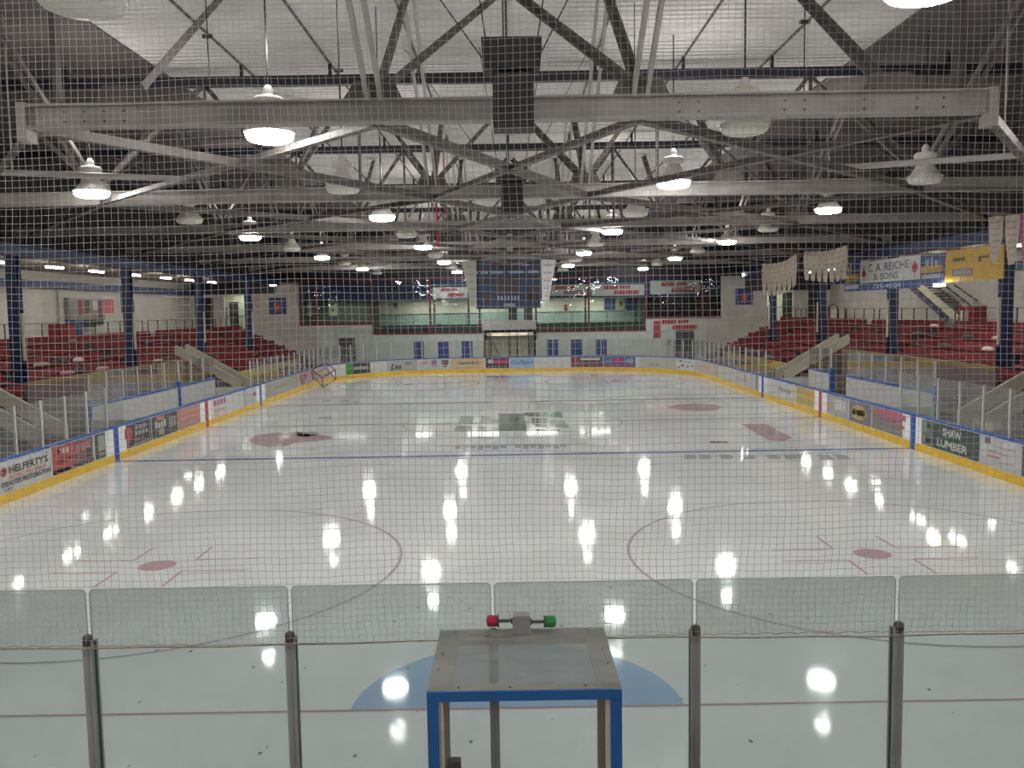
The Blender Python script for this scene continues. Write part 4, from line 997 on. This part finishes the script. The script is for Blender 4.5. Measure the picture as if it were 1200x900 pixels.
protos = {True: make_lamp(True), False: make_lamp(False)}
used = {True: False, False: False}
rows = {'inner left': (-4.02, (-1,1,3,5,7,9)), 'inner right': (4.0, (-2,0,2,4,6,8)), 'outer left': (-10.12, (-2,0,2,4,6,8)), 'outer right': (10.1, (-1,1,3,5,7,9))}
nth = ['nearest', 'second', 'third', 'fourth', 'fifth', 'sixth', 'seventh', 'eighth', 'ninth', 'farthest']
for rn, (x, lits) in rows.items():
    ctr = {True: 0, False: 0}
    for k in range(-2, 10):
        zc = 8.3+6.45*k; y = -36.4+zc+.25
        lit = k in lits
        hid = k < (2 if rn.startswith('outer') else 0)
        if hid and not lit: continue
        o = protos[lit] if not used[lit] else copy_tree(protos[lit]); used[lit] = True
        o.location = (x, y, 7.60)
        if hid: o['label'] = 'lit white high-bay lamp of the %s row, %s' % (rn, 'above and behind the camera' if k < 0 else 'beside the view near the camera')
        else:
            o['label'] = '%s white high-bay lamp, %s %s one from the camera in the %s row' % ('lit' if lit else 'unlit', nth[ctr[lit]], 'lit' if lit else 'unlit', rn); ctr[lit] += 1
        o['group'] = ('lit' if lit else 'unlit')+' high-bay lamps'
        if lit:
            # added point light in mid-air above each lit lamp, brightens roof and steel
            lo = bpy.data.objects.new('added_uplight', UP); COL.objects.link(lo); lo.location = (x+.0, y, 7.58+1.55); lo.location.x += .06

# ------------------------------------------------------------------ loudspeakers
def speakers(zc, lab, sc=1.0):
    y = -36.4+zc
    t = thing('loudspeaker_cluster', lab, 'loudspeaker', (.08, y, 7.1))
    g = MB(); g.box(-.27, .27, -.2, .25, 0, .70); g.build('lower_cabinet', M_BLACK, t)
    g = MB(); g.prism([(-.39, -.22, .76), (.36, -.22, .76), (.39, -.22, 1.15), (-.41, -.22, 1.15)], (0, .45, 0)); g.build('upper_cabinet', M_BLACK, t)
    g = MB()
    for (x0, x1, z0, z1) in ((-.25, .25, .02, .68),):
        g.box(x0, x1, -.215, -.2, z0, z0+.02); g.box(x0, x1, -.215, -.2, z1-.02, z1); g.box(x0, x0+.02, -.215, -.2, z0, z1); g.box(x1-.02, x1, -.215, -.2, z0, z1)
    g.build('grille_frame', mat('charcoal', (0.05,0.05,0.055)), t)
    g = MB(); g.box(-.12, -.10, -.02, .02, .70, .76); g.box(.10, .12, -.02, .02, .70, .76); g.build('coupling', M_STEEL, t)
    g = MB(); ht = 11.2-7.1
    for (a, b) in (((-.35, 1.15), (-.75, ht)), ((.33, 1.15), (.8, ht)), ((-.12, 1.15), (-.13, ht)), ((-.08, 1.15), (-.07, ht)), ((-.41, .95), (-2.6, ht)), ((.38, 1.0), (2.0, ht))):
        g.tube([(a[0], 0, a[1]), (b[0], 0.3, b[1])], .009, 4)
    g.build('suspension_wire', M_DARK, t)
speakers(11.9, 'large pair of black loudspeakers hanging in front of the nearest truss'); speakers(21.9, 'pair of black loudspeakers hanging by the second truss')
# thin rods with clips hanging from the roof
for (px, py0, py1, zc, lab) in ((243, 42, 108, 16.5, 'left'), (943, 25, 165, 16.5, 'right'), (397, 82, 120, 18.5, 'second left'), (422+22, 143, 222, 19.2, 'third left'), (744, 143, 215, 19.2, 'second right')):
    Y = -36.4+zc; a = aty(px, py0, Y); b = aty(px+1.5, py1, Y)
    g = MB(); g.tube([(a.x, Y, 11.21), (a.x, Y, b.z)], .012, 5); g.box(a.x-.09, a.x+.09, Y-.03, Y+.03, min(a.z, 11.1)-.04, min(a.z, 11.1)+.02)
    mbtag(g, 'hanging_rod', M_DARK, 'thin dark rod with a clip hanging from the pale roof, %s' % lab, 'rod')

# ------------------------------------------------------------------ scoreboard and centre banners
YS = 24.0
a = aty(557, 304, YS); b = aty(634, 361, YS); wd = b.x-a.x; h = a.z-b.z
t = thing('scoreboard', 'large dark blue scoreboard hanging over the far end of the ice', 'scoreboard', (a.x, YS, b.z))
MB().box(0, wd, 0, .35, 0, h).build('cabinet', cm(.018,.035,.085), t)
g = MB()
def sb(g, u0, u1, v0, v1): g.box((u0-205)/820*wd, (u1-205)/820*wd, -.03, 0, h*(1-(v1-155)/610), h*(1-(v0-155)/610))
for (u0, u1, v0, v1) in ((400,770,205,270),(880,1000,205,255),(260,330,370,450),(450,780,385,460),(900,990,370,420),(470,760,490,560),(270,380,585,670),(850,990,590,680),(860,990,490,560)): sb(g, u0, u1, v0, v1)
g.build('digit_panel', cm(.05,.03,.035), t)
g = MB()
for (u0, u1, n_) in ((220,250,1),(270,370,4),(395,560,8),(630,820,9),(870,1000,6)):
    for i in range(n_): w_ = (u1-u0)/n_; sb(g, u0+i*w_, u0+(i+.62)*w_, 300, 335)
for i in range(6): sb(g, 555+i*25, 571+i*25, 700, 740)
for i in range(7): sb(g, 480+i*42, 500+i*42, 610, 660)
g.build('lettering', cm(.40,.44,.48), t)
g = MB()
for (u0, u1, v0) in ((400,780,205),(470,790,385),(900,1000,375),(480,760,560),(270,390,665),(850,990,665)): sb(g, u0, u1, v0, v0+9)
for u in (285, 330, 375, 860, 890, 930, 975): sb(g, u, u+9, 590, 670)
g.build('orange_trim', cm(.38,.13,.05), t)
g = MB()
for x in (.4, wd-.4): g.tube([(x, .17, h), (x, .17, 11.2-b.z)], .03, 6)
g.build('hanging_cable', M_DARK, t)
# steel hoist frame above it
t = thing('scoreboard_hoist', 'dark steel hoist frame with plates above the scoreboard', 'frame', (0, YS+1, 8.3))
zf0 = aty(600, 303, YS+1).z; zf1 = aty(600, 271, YS+1).z; x0 = aty(528, 290, YS+1).x; x1 = aty(692, 290, YS+1).x
g = MB(); g.box(x0, x1, YS+.9, YS+1.0, zf0, zf0+.12); g.box(x0, x1, YS+.9, YS+1.0, zf1-.12, zf1); g.box(x0, x1, YS+.92, YS+.98, (zf0+zf1)/2+.1, (zf0+zf1)/2+.3)
for kk in range(7): xx = x0+(x1-x0)*kk/6; g.box(xx-.09, xx+.09, YS+.88, YS+1.02, zf0, zf1)
g.build('frame', M_STEELD, t)
g = MB()
for kk in range(6):
    xx = x0+(x1-x0)*kk/6+.2; xz = x0+(x1-x0)*(kk+1)/6-.2; g.box(xx, xz, YS+1.02, YS+1.05, zf0+.15, (zf0+zf1)/2+.05); g.box(xx, xz, YS+1.02, YS+1.05, (zf0+zf1)/2+.35, zf1-.15)
g.build('infill_panel', cm(.04,.035,.045), t)
g = MB()
for xx in (-2.6, 0, 2.6): g.box(xx-.22, xx+.22, YS+.80, YS+.88, zf0+.5, zf1-.2)
g.build('winch', M_STEELL, t)
g = MB(); g.tube([(x0+.5, YS+.95, zf1), (x0+.5, YS+.95, 11.2)], .04, 6); g.tube([(x1-.5, YS+.95, zf1), (x1-.5, YS+.95, 11.2)], .04, 6); g.build('hanging_cable', M_DARK, t); localise(t)
def banner(pts4, label, m, group=None, lines=5, cat='banner', cable_z=None, ink=(.25,.24,.25)):
    """pts4: top-left, top-right, bottom-right, bottom-left (world)"""
    tl, tr, br, bl = [Vector(p) for p in pts4]
    t = thing('hanging_banner', label, cat, tuple((tl+tr)/2), group); o_ = (tl+tr)/2
    nrm = (tr-tl).cross(bl-tl).normalized()
    if nrm.dot(CAM-tl) < 0: nrm = -nrm
    nx, nz = 3, 8; vs = []; fs = []
    def P(u, v): 
        l_ = tl.lerp(bl, v); r_ = tr.lerp(br, v); p = l_.lerp(r_, u)
        return p + nrm*(.03*math.sin(v*4+u*3))
    for i in range(nz+1):
        for j in range(nx+1): vs.append(P(j/nx, i/nz)-o_)
    for i in range(nz):
        for j in range(nx): q = i*(nx+1)+j; fs.append((q, q+1, q+nx+2, q+nx+1))
    nv = len(vs); vs += [v-nrm*.012 for v in vs]; fs += [tuple(reversed([i+nv for i in f])) for f in fs]
    g = MB(); g.add(vs, fs); g.build('cloth', m, t)
    g = MB()
    for i in range(lines):
        v = .12+i*.8/lines
        for (u0, u1) in ((.2, .42), (.48, .8)): g.add([P(u0, v)+nrm*.012-o_, P(u1, v)+nrm*.012-o_, P(u1, v+.03)+nrm*.012-o_, P(u0, v+.03)+nrm*.012-o_], [(0,1,2,3)])
    raw(g, 'print', cm(*ink), t)
    g = MB(); g.tube([tl-o_, tr-o_], .02, 6); g.build('top_rod', M_STEELD, t)
    ztop = cable_z or 11.21
    g = MB(); g.tube([Vector((0,0,0)), Vector((0,0,ztop-o_.z))], .008, 4); g.build('cord', M_DARK, t)
    return t
banner([aty(541, 307, YS-.6), aty(557.5, 305, YS-.6), aty(559, 359, YS-.6), aty(552, 359, YS-.6)], 'grey tapered banner hanging at the left edge of the scoreboard', M_BANNERG)
banner([aty(634, 304, YS-.6), aty(652, 303, YS-.6), aty(642, 359, YS-.6), aty(635.5, 359, YS-.6)], 'bright white tapered banner hanging at the right edge of the scoreboard', M_BANNERW, ink=(.45,.45,.47))

# banners over the right stand
def side_banners(px0, px1, n_, tops, bots, lab, group, X=17.0):
    for i in range(n_):
        a = px0+(px1-px0)*i/n_; b = px0+(px1-px0)*(i+.9)/n_; c = (i+.5)/n_
        def itp(L, u): 
            f = u*(len(L)-1); k = min(int(f), len(L)-2); return L[k]+(L[k+1]-L[k])*(f-k)
        y0 = itp(tops, i/n_); y1 = itp(tops, (i+.9)/n_); y2 = itp(bots, i/n_); y3 = itp(bots, (i+.9)/n_); m_ = (b-a)
        banner([atx(a, y0, X), atx(b, y1, X), atx(b-m_*.12, y3, X), atx(a+m_*.12, y2, X)], lab % (['first', 'second', 'third', 'fourth', 'fifth', 'sixth', 'seventh'][i]), M_BANNER, group, lines=5, ink=(.30,.22,.16))
side_banners(893, 934, 7, [309, 309, 306, 297], [346, 347, 344, 332], 'cream tapered banner, %s from the left in the farther row over the right stand', 'farther row of cream banners')
side_banners(942, 993, 7, [294, 295, 293, 287], [328, 330, 331, 326], 'cream tapered banner, %s from the left in the nearer row over the right stand', 'nearer row of cream banners')
banner([atx(1159.5, 254, 17), atx(1176.5, 252.5, 17), atx(1169.5, 307, 17), atx(1161, 308, 17)], 'large cream tapered banner at the right edge, overlapping the yellow sign', M_BANNER, lines=6)
banner([atx(1178, 252.5, 17), atx(1195.5, 251, 17), atx(1189, 309, 17), atx(1180.5, 311, 17)], 'large cream tapered banner beside the magenta banner', M_BANNER, lines=6)
banner([atx(1195.8, 250, 16.9), atx(1222, 248, 16.9), atx(1214, 308, 16.9), atx(1198, 309, 16.9)], 'magenta banner cut by the right edge', cm(.35,.02,.14), lines=0)

# signs over the right stand (run along the columns)
XS = 18.45
def side_sign(name, label, px0, px1, pyt0, pyb0, m, dep=.05):
    """rectangle hung along the stand: heights taken at its far end px0"""
    a = atx(px0, pyt0, XS); b = atx(px1, 300, XS); z1 = a.z; z0 = atx(px0, pyb0, XS).z
    t = thing(name, label, 'sign', (XS, a.y, z0)); L = a.y-b.y
    MB().box(0, dep, -L, 0, 0, z1-z0).build('board', m, t)
    return t, L, z1-z0
UXs = Vector((0, -1, 0)); UZ = Vector((0, 0, 1)); NX = Vector((-1, 0, 0))
def stext(t, txt, L, H, u0, u1, v0, v1, c, sh=0, bold=.0): return text_mb(txt, Vector((-.008, -u0*L, v0*H)), UXs, UZ, (u1-u0)*L, (v1-v0)*H, cm(*c), 'lettering', t, nrm=NX, depth=.006, shear=sh, bold=bold)
def srect(t, L, H, rects, c, name='print', d=.012):
    g = MB()
    for (u0, u1, v0, v1) in rects: g.box(-d, 0, -u1*L, -u0*L, v0*H, v1*H)
    return g.build(name, cm(*c), t)
def leaf(t, L, H, cu, cv, r, c=(.50,.05,.06)):
    pts = [(0,1),(.18,.62),(.42,.74),(.36,.30),(.66,.52),(.72,.32),(1,.34),(.86,.04),(.62,-.30),(.56,-.44),(.08,-.38),(.10,-.9),(-.10,-.9),(-.08,-.38),(-.56,-.44),(-.62,-.30),(-.86,.04),(-1,.34),(-.72,.32),(-.66,.52),(-.36,.30),(-.42,.74),(-.18,.62)]
    g = MB(); g.prism([(-.014, -cu*L-x*r[0], cv*H+y*r[1]) for x, y in pts], (.014, 0, 0)); return g.build('maple_leaf', cm(*c), t)
t, L, H = side_sign('hanging_sign', 'blue and orange sign panel at the left end of the white sign', 990, 1007.5, 307, 342, cm(.035,.06,.20))
srect(t, L, H, [(.05,.95,.08,.20)], (.35,.38,.48)); srect(t, L, H, [(.05,.95,.32,.56)], (.52,.32,.03)); [srect(t, L, H, [q_], (.5,.42,.15), 'spire') for q_ in ((.22,.3,.56,.8),(.4,.46,.56,.9))]
stext(t, 'cision', L, H, .1, .9, .36, .52, (.25,.12,.02))
t, L, H = side_sign('hanging_sign', 'long white sign with two red maple leaves over a blue strip, on the right', 1008, 1078.5, 308, 341, cm(.60,.62,.60))
srect(t, L, H, [(0,1,0,.26)], (.03,.08,.25), 'blue_strip')
leaf(t, L, H, .075, .58, (.30,.38)); leaf(t, L, H, .925, .60, (.30,.40))
stext(t, 'C. A. REICHE', L, H, .16, .84, .64, .90, (.04,.05,.05)); stext(t, '& SONS', L, H, .26, .68, .34, .56, (.04,.05,.05)); stext(t, '735-4104', L, H, .24, .72, .05, .21, (.60,.64,.68))
t, L, H = side_sign('hanging_sign', 'blue and orange sign panel between the white sign and the yellow sign', 1079, 1107.5, 300, 334, cm(.035,.07,.22))
srect(t, L, H, [(.08,.95,.20,.34)], (.36,.38,.46)); srect(t, L, H, [(.04,.95,.40,.62)], (.52,.34,.05)); [srect(t, L, H, [q_], (.34,.38,.48), 'spire') for q_ in ((.25,.36,.62,.85),(.45,.52,.62,.9),(.6,.72,.62,.8))]
stext(t, 'cision', L, H, .1, .9, .43, .59, (.28,.14,.02))
t, L, H = side_sign('hanging_sign', 'large yellow sign hanging over the right stand', 1108, 1176, 295, 331, cm(.62,.36,.015))
srect(t, L, H, [(.14,.50,.18,.40)], (.18,.16,.20)); srect(t, L, H, [(.15,.36,.64,.76),(.62,.78,.66,.74),(.6,.65,.56,.7)], (.14,.09,.03))
srect(t, L, H, [(.18,.48,.22,.36)], (.32,.30,.34), 'pale_print', d=.018)

# ------------------------------------------------------------------ tipped goal in the far left corner
gp = atz(378, 455, 0)
t = thing('hockey_goal', 'red hockey goal tipped against the boards in the far left corner', 'goal', (gp.x, gp.y, 0.03))
rt = Matrix.Scale(.82, 4) @ Matrix.Rotation(math.radians(8), 4, 'Z') @ Matrix.Rotation(math.radians(-52), 4, 'X') @ Matrix.Rotation(math.radians(-42), 4, 'Y')
def gt(v): return rt @ Vector(v)
g = MB(); g.tube([gt((0,0,0)), gt((0,0,1.22)), gt((0,1.0,1.22))], .035, 8); g.tube([gt((0,0,0)), gt((1.3,0,0))], .035, 8); g.tube([gt((1.3,0,0)), gt((1.3,0,1.22)), gt((0,0,1.22))], .035, 8)
g.build('front_frame', mat('goal_red', (0.16,0.015,0.022)), t)
g = MB(); g.tube([gt((0,0,0)), gt((0,1.0,0)), gt((1.3,1.0,0)), gt((1.3,0,0))], .03, 8); g.tube([gt((0,1.0,0)), gt((0,.6,1.22)), gt((1.3,.6,1.22)), gt((1.3,1.0,0))], .03, 8)
g.build('rear_frame', mat('goal_dark', (0.07,0.03,0.03)), t)
g = MB()
for i in range(12):
    u = i/11
    g.tube([gt((1.3*u, 1.0, 0)), gt((1.3*u, .6, 1.22))], .006, 4); g.tube([gt((0, 1.0-.4*u, 1.22*u)), gt((1.3, 1.0-.4*u, 1.22*u))], .006, 4)
    g.tube([gt((0, u, 0)), gt((0, u*.6, 1.22))], .006, 4)
g.build('netting', mat('goal_net', (0.45,0.40,0.38)), t)
for ch in [c for c in COL.objects if c.parent == t]:
    pass
lo = min((v.co.z for c in COL.objects if c.parent == t for v in c.data.vertices)); t.location.z = -lo+.002

# ------------------------------------------------------------------ near glass wall
YN = -30.55
PX = [(104, 748), (340, 744), (577, 740), (813, 736), (1050, 733)]
px_x = []
for (a, b) in PX: p = aty(a+1, b, YN); px_x.append(p.x)
stepn = (px_x[-1]-px_x[0])/4
xs = [px_x[0]-stepn*2, px_x[0]-stepn]+px_x+[px_x[-1]+stepn, px_x[-1]+2*stepn]
gt_ = aty(600, 683, YN).z; ptop = aty(600, 740, YN).z
names = ['far left, outside the view', 'left edge of the view', 'left of centre', 'just left of the goal judge box', 'behind the goal judge box', 'right of the goal judge box', 'right edge of the view', 'far right, outside the view']
for i in range(8):
    x0, x1 = xs[i]+.014, xs[i+1]-.014
    t = thing('shielding_glass', 'large clear near glass pane, '+names[i]+'', 'glass pane', (x0, YN, HB))
    r = .03; hh = gt_-HB; ww = x1-x0
    pts = [(0,0,0),(ww,0,0)]+[(ww-r+r*math.cos(a*PI/8), 0, hh-r+r*math.sin(a*PI/8)) for a in range(5)]+[(r-r*math.sin(a*PI/8), 0, hh-r+r*math.cos(a*PI/8)) for a in range(5)]
    g = MB(); g.prism(pts, (0, .012, 0)); g.build('glass', M_GLASSN, t)
    g = MB(); q = [Vector(p)+Vector((0,.006,0)) for p in pts[1:]]+[Vector((0,.006,0))]; g.tube(q, .0035, 5); g.build('polished_edge', M_GEDGE, t)
for i, x in enumerate(xs[1:-1]):
    t = thing('glass_support_post', 'grey metal glass post, '+['outside the left edge', 'leftmost in view', 'second from the left', 'seen through the goal judge box', 'just right of the goal judge box', 'rightmost in view', 'outside the right edge'][i], 'post', (x, YN, HB))
    g = MB(); g.box(-.032, .032, -.045, -.012, 0, ptop-HB); g.box(-.032, .032, .024, .05, 0, ptop-HB-.02); g.build('upright', M_POST, t)
    g = MB(); g.lathe([(.030, -.045), (.034, 0), (.030, .018), (.012, .028)], c=(0, -.028, ptop-HB+.01), n=16); g.build('end_cap', M_STEELD, t, smooth=True)
    g = MB(); g.box(-.010, .010, -.046-.004, -.045, .0, ptop-HB-.03); g.build('groove', mat('post_groove', (.30,.30,.31), rough=.4), t)
# safety netting ---------------------------------------------------------------
t = thing('safety_netting', 'pale square-mesh safety netting hanging in front of the whole rink', 'netting', (0, -30.625, 2.5))
YNET = -30.625; PITCHN = .0464; zb_ = aty(600, 750, YNET).z; ztp = 8.4
nv = int(9.0/PITCHN); nh = int((ztp-zb_)/PITCHN)
def nd(x, z):
    low = max(0, 1-(z-zb_)/1.2)
    dx = .012*math.sin(z*1.7+x*.6)+.006*math.sin(z*5.1+x*2.3)-(max(0, -x-1.2)*.045)*(z-4.69)*(-.35) + low*.008*math.sin(z*30+x*9)
    dz = .010*math.sin(x*1.9+z*.8)+.005*math.sin(x*5.7+z*2.0) + low*.006*math.sin(x*26+z*11)
    dy = .02*math.sin(x*.9+z*.7)
    return dx, dy, dz
hr = .00135
def strand(g, pts):
    vs = []; fs = []; n_ = len(pts)
    for i, p in enumerate(pts):
        a = pts[max(0, i-1)]; b = pts[min(n_-1, i+1)]; d = (b-a).normalized(); s_ = d.cross(Vector((0, 1, 0))).normalized()
        vs += [p+s_*hr, p+Vector((0, hr, 0)), p-s_*hr, p-Vector((0, hr, 0))]
    for i in range(n_-1):
        for k in range(4): fs.append((4*i+k, 4*i+4+k, 4*i+4+(k+1)%4, 4*i+(k+1)%4))
    g.add(vs, fs)
g = MB()
for i in range(nv+1):
    x = -4.5+i*PITCHN; jx = random.uniform(-.002, .002); pts = []
    for j in range(0, nh+1, 3):
        z = zb_+j*PITCHN; dx, dy, dz = nd(x, z); pts.append(Vector((x+dx+jx, YNET+dy, z)))
    strand(g, pts)
for j in range(nh+1):
    z = zb_+j*PITCHN; jz = random.uniform(-.002, .002); pts = []
    for i in range(0, nv+1, 3):
        x = -4.5+i*PITCHN; dx, dy, dz = nd(x, z); pts.append(Vector((x, YNET+dy, z+(dz+jz if j > 0 else 0))))
    strand(g, pts)
o = raw(g, 'mesh', M_NET, t); o.location = (0, 0, 0); o.matrix_parent_inverse = Matrix.Translation(-t.location); 
g = MB(); g.tube([Vector((-4.5+i*.03, YNET+.02*math.sin((-4.5+i*.03)*.9+zb_*.7)-.004, zb_-.004+.006*math.sin(i*.05)+.003*math.sin(i*.21))) for i in range(301)], .0042, 6)
# lacing loops along the rope
lo_ = []
for i in range(900):
    x = -4.5+i*.01; lo_.append(Vector((x, YNET-.006+.02*math.sin(x*.9), zb_+.006+.010*abs(math.sin(i*.22))*(1 if math.sin(x*1.3) > -.3 else .3))))
g.tube(lo_, .0022, 4)
o = g.build('bottom_rope', M_ROPE, t); o.matrix_parent_inverse = Matrix.Translation(-t.location)

# ------------------------------------------------------------------ goal judge box
zt = aty(614, 806, YN-1.05).z
xfl = aty(500.5, 809, -31.60).x; xfr = aty(728, 803, -31.60).x
yF, yR = -31.62, -30.66
t = thing('goal_judge_box', 'clear-walled goal judge box with blue front edges and a scuffed clear roof', 'booth', ((xfl+xfr)/2, (yF+yR)/2, 0))
cx = (xfl+xfr)/2; hw = (xfr-xfl)/2; dy = (yR-yF)/2; fw = .065
def L_(x, y, z): return (x, y, z)
zt_l = zt
g = MB(); zz = zt_l
g.box(-hw, hw, -dy, dy, zz-.010, zz-.002); g.build('roof_sheet', M_BOXTOP, t)
g = MB(); f2 = .13; z0_, z1_ = zz-.05, zz-.012
g.box(-hw, hw, dy-.17, dy, z0_, z1_); g.box(-hw, hw, -dy+.0, -dy+.10, z0_, z1_); g.box(-hw, -hw+f2, -dy, dy, z0_, z1_); g.box(hw-f2, hw, -dy, dy, z0_, z1_)
g.build('roof_frame', M_WOOD, t)
g = MB(); g.box(-hw, hw, -dy-.012, -dy, zz-.062, zz-.004); g.box(-hw, -hw+fw, -dy-.012, -dy, 0, zz-.06); g.box(hw-fw, hw, -dy-.012, -dy, 0, zz-.06); g.build('blue_front_edge', mat('box_blue', (0.025,0.13,0.38), rough=.45), t)
for sx in (-1, 1):
    g = MB(); g.box(sx*hw, sx*(hw-.09), -dy, -dy+.05, 0, zz-.05); o = g.build('front_post', M_WOOD, t)
    g = MB(); g.box(sx*hw, sx*(hw-.05), dy-.07, dy, 0, zz-.05); g.build('rear_post', mat('beige_brown_post', (0.33,0.27,0.22)), t)
    g = MB(); g.box(sx*(hw-.002), sx*(hw-.010), -dy+.05, dy-.07, .9, zz-.05); g.build('side_sheet', M_BOXSIDE, t)
    g = MB(); g.box(sx*hw, sx*(hw-.02), -dy, dy, 0, .9); g.build('lower_side_panel', M_WOOD, t)
g = MB()
for (x, y) in ((-hw+.05, 0.05), (-hw+.04, -dy+.3), (hw-.05, .1), (hw-.04, -dy+.35), (-hw+.18, -dy+.04), (-.08, -dy+.04), (hw-.2, -dy+.04), (-hw+.1, dy-.05), (hw-.1, dy-.05)):
    g.lathe([(.007, 0), (.007, .003)], c=(x, y, zz-.002), n=8)
g.build('screw', M_DARK, t)
# latch bracket inside at the left
p = aty(532, 892, YN-.15); g = MB(); lx = p.x-cx; g.box(lx-.035, lx+.05, .35, .42, p.z-.12, p.z+.04); g.tube([(lx+.05, .38, p.z-.03), (lx+.10, .38, p.z-.03), (lx+.10, .38, p.z-.07)], .008, 6)
g.build('switch_bracket', M_STEELD, t)
# signal lamps on the roof
p = aty(611, 733, yR-.05)
t2 = thing('goal_signal_lamp', 'grey junction box with red and green lamps on the goal judge box', 'signal lamp', (p.x, yR-.05, zt-.012))
g = MB(); g.box(-.055, .055, -.04, .04, .0, .125); g.box(-.06, .06, -.048, -.04, .004, .121)
for sx in (-1, 1):
    for zz_ in (.014, .111): g.lathe([(.005, -.052), (.005, -.046)], c=(sx*.048, 0, zz_), n=8, axis='Y')
g.build('junction_box', mat('cast_grey', (0.27,0.26,0.27), rough=.5), t2)
for sx, m, nm in ((-1, mat('red_lamp_glass', (0.42,0.015,0.06), rough=.25), 'red lamp cover'), (1, mat('green_lamp_glass', (0.02,0.24,0.05), rough=.25), 'green lamp cover')):
    zc_ = .082 if sx < 0 else .072
    g = MB(); g.lathe([(.011, .05), (.011, .158)] if sx > 0 else [(.011, -.05), (.011, -.158)], c=(0, 0, zc_), n=12, axis='X'); g.build('conduit', M_STEELD, t2, smooth=False)
    g = MB(); g.lathe([(.022, .055), (.022, .07)] if sx > 0 else [(.022, -.055), (.022, -.07)], c=(0, 0, zc_), n=8, axis='X'); g.build('conduit_nut', M_STEELD, t2); g = MB(); g.lathe([(.040, .150), (.042, .160)] if sx > 0 else [(.044, -.150), (.044, -.160)], c=(0, 0, zc_), n=16, axis='X'); g.build('coupling', M_STEELD, t2)
    pr = [(.036, .16), (.038, .17), (.038, .215), (.034, .228), (.015, .234)]
    if sx < 0: pr = [(r_, -z_) for r_, z_ in pr]
    g = MB(); g.lathe(pr, c=(0, 0, zc_), n=20, axis='X'); o = g.build('lamp_cover', m, t2, smooth=True); o['label'] = nm
g = MB(); g.tube([(-.02, -.03, .004), (-.06, -.08, .004), (-.16, -.09, .004), (-.25, -.06, .004)], .004, 5); g.build('cable', M_STEELD, t2)

for k_ in secs: localise(secs[k_])
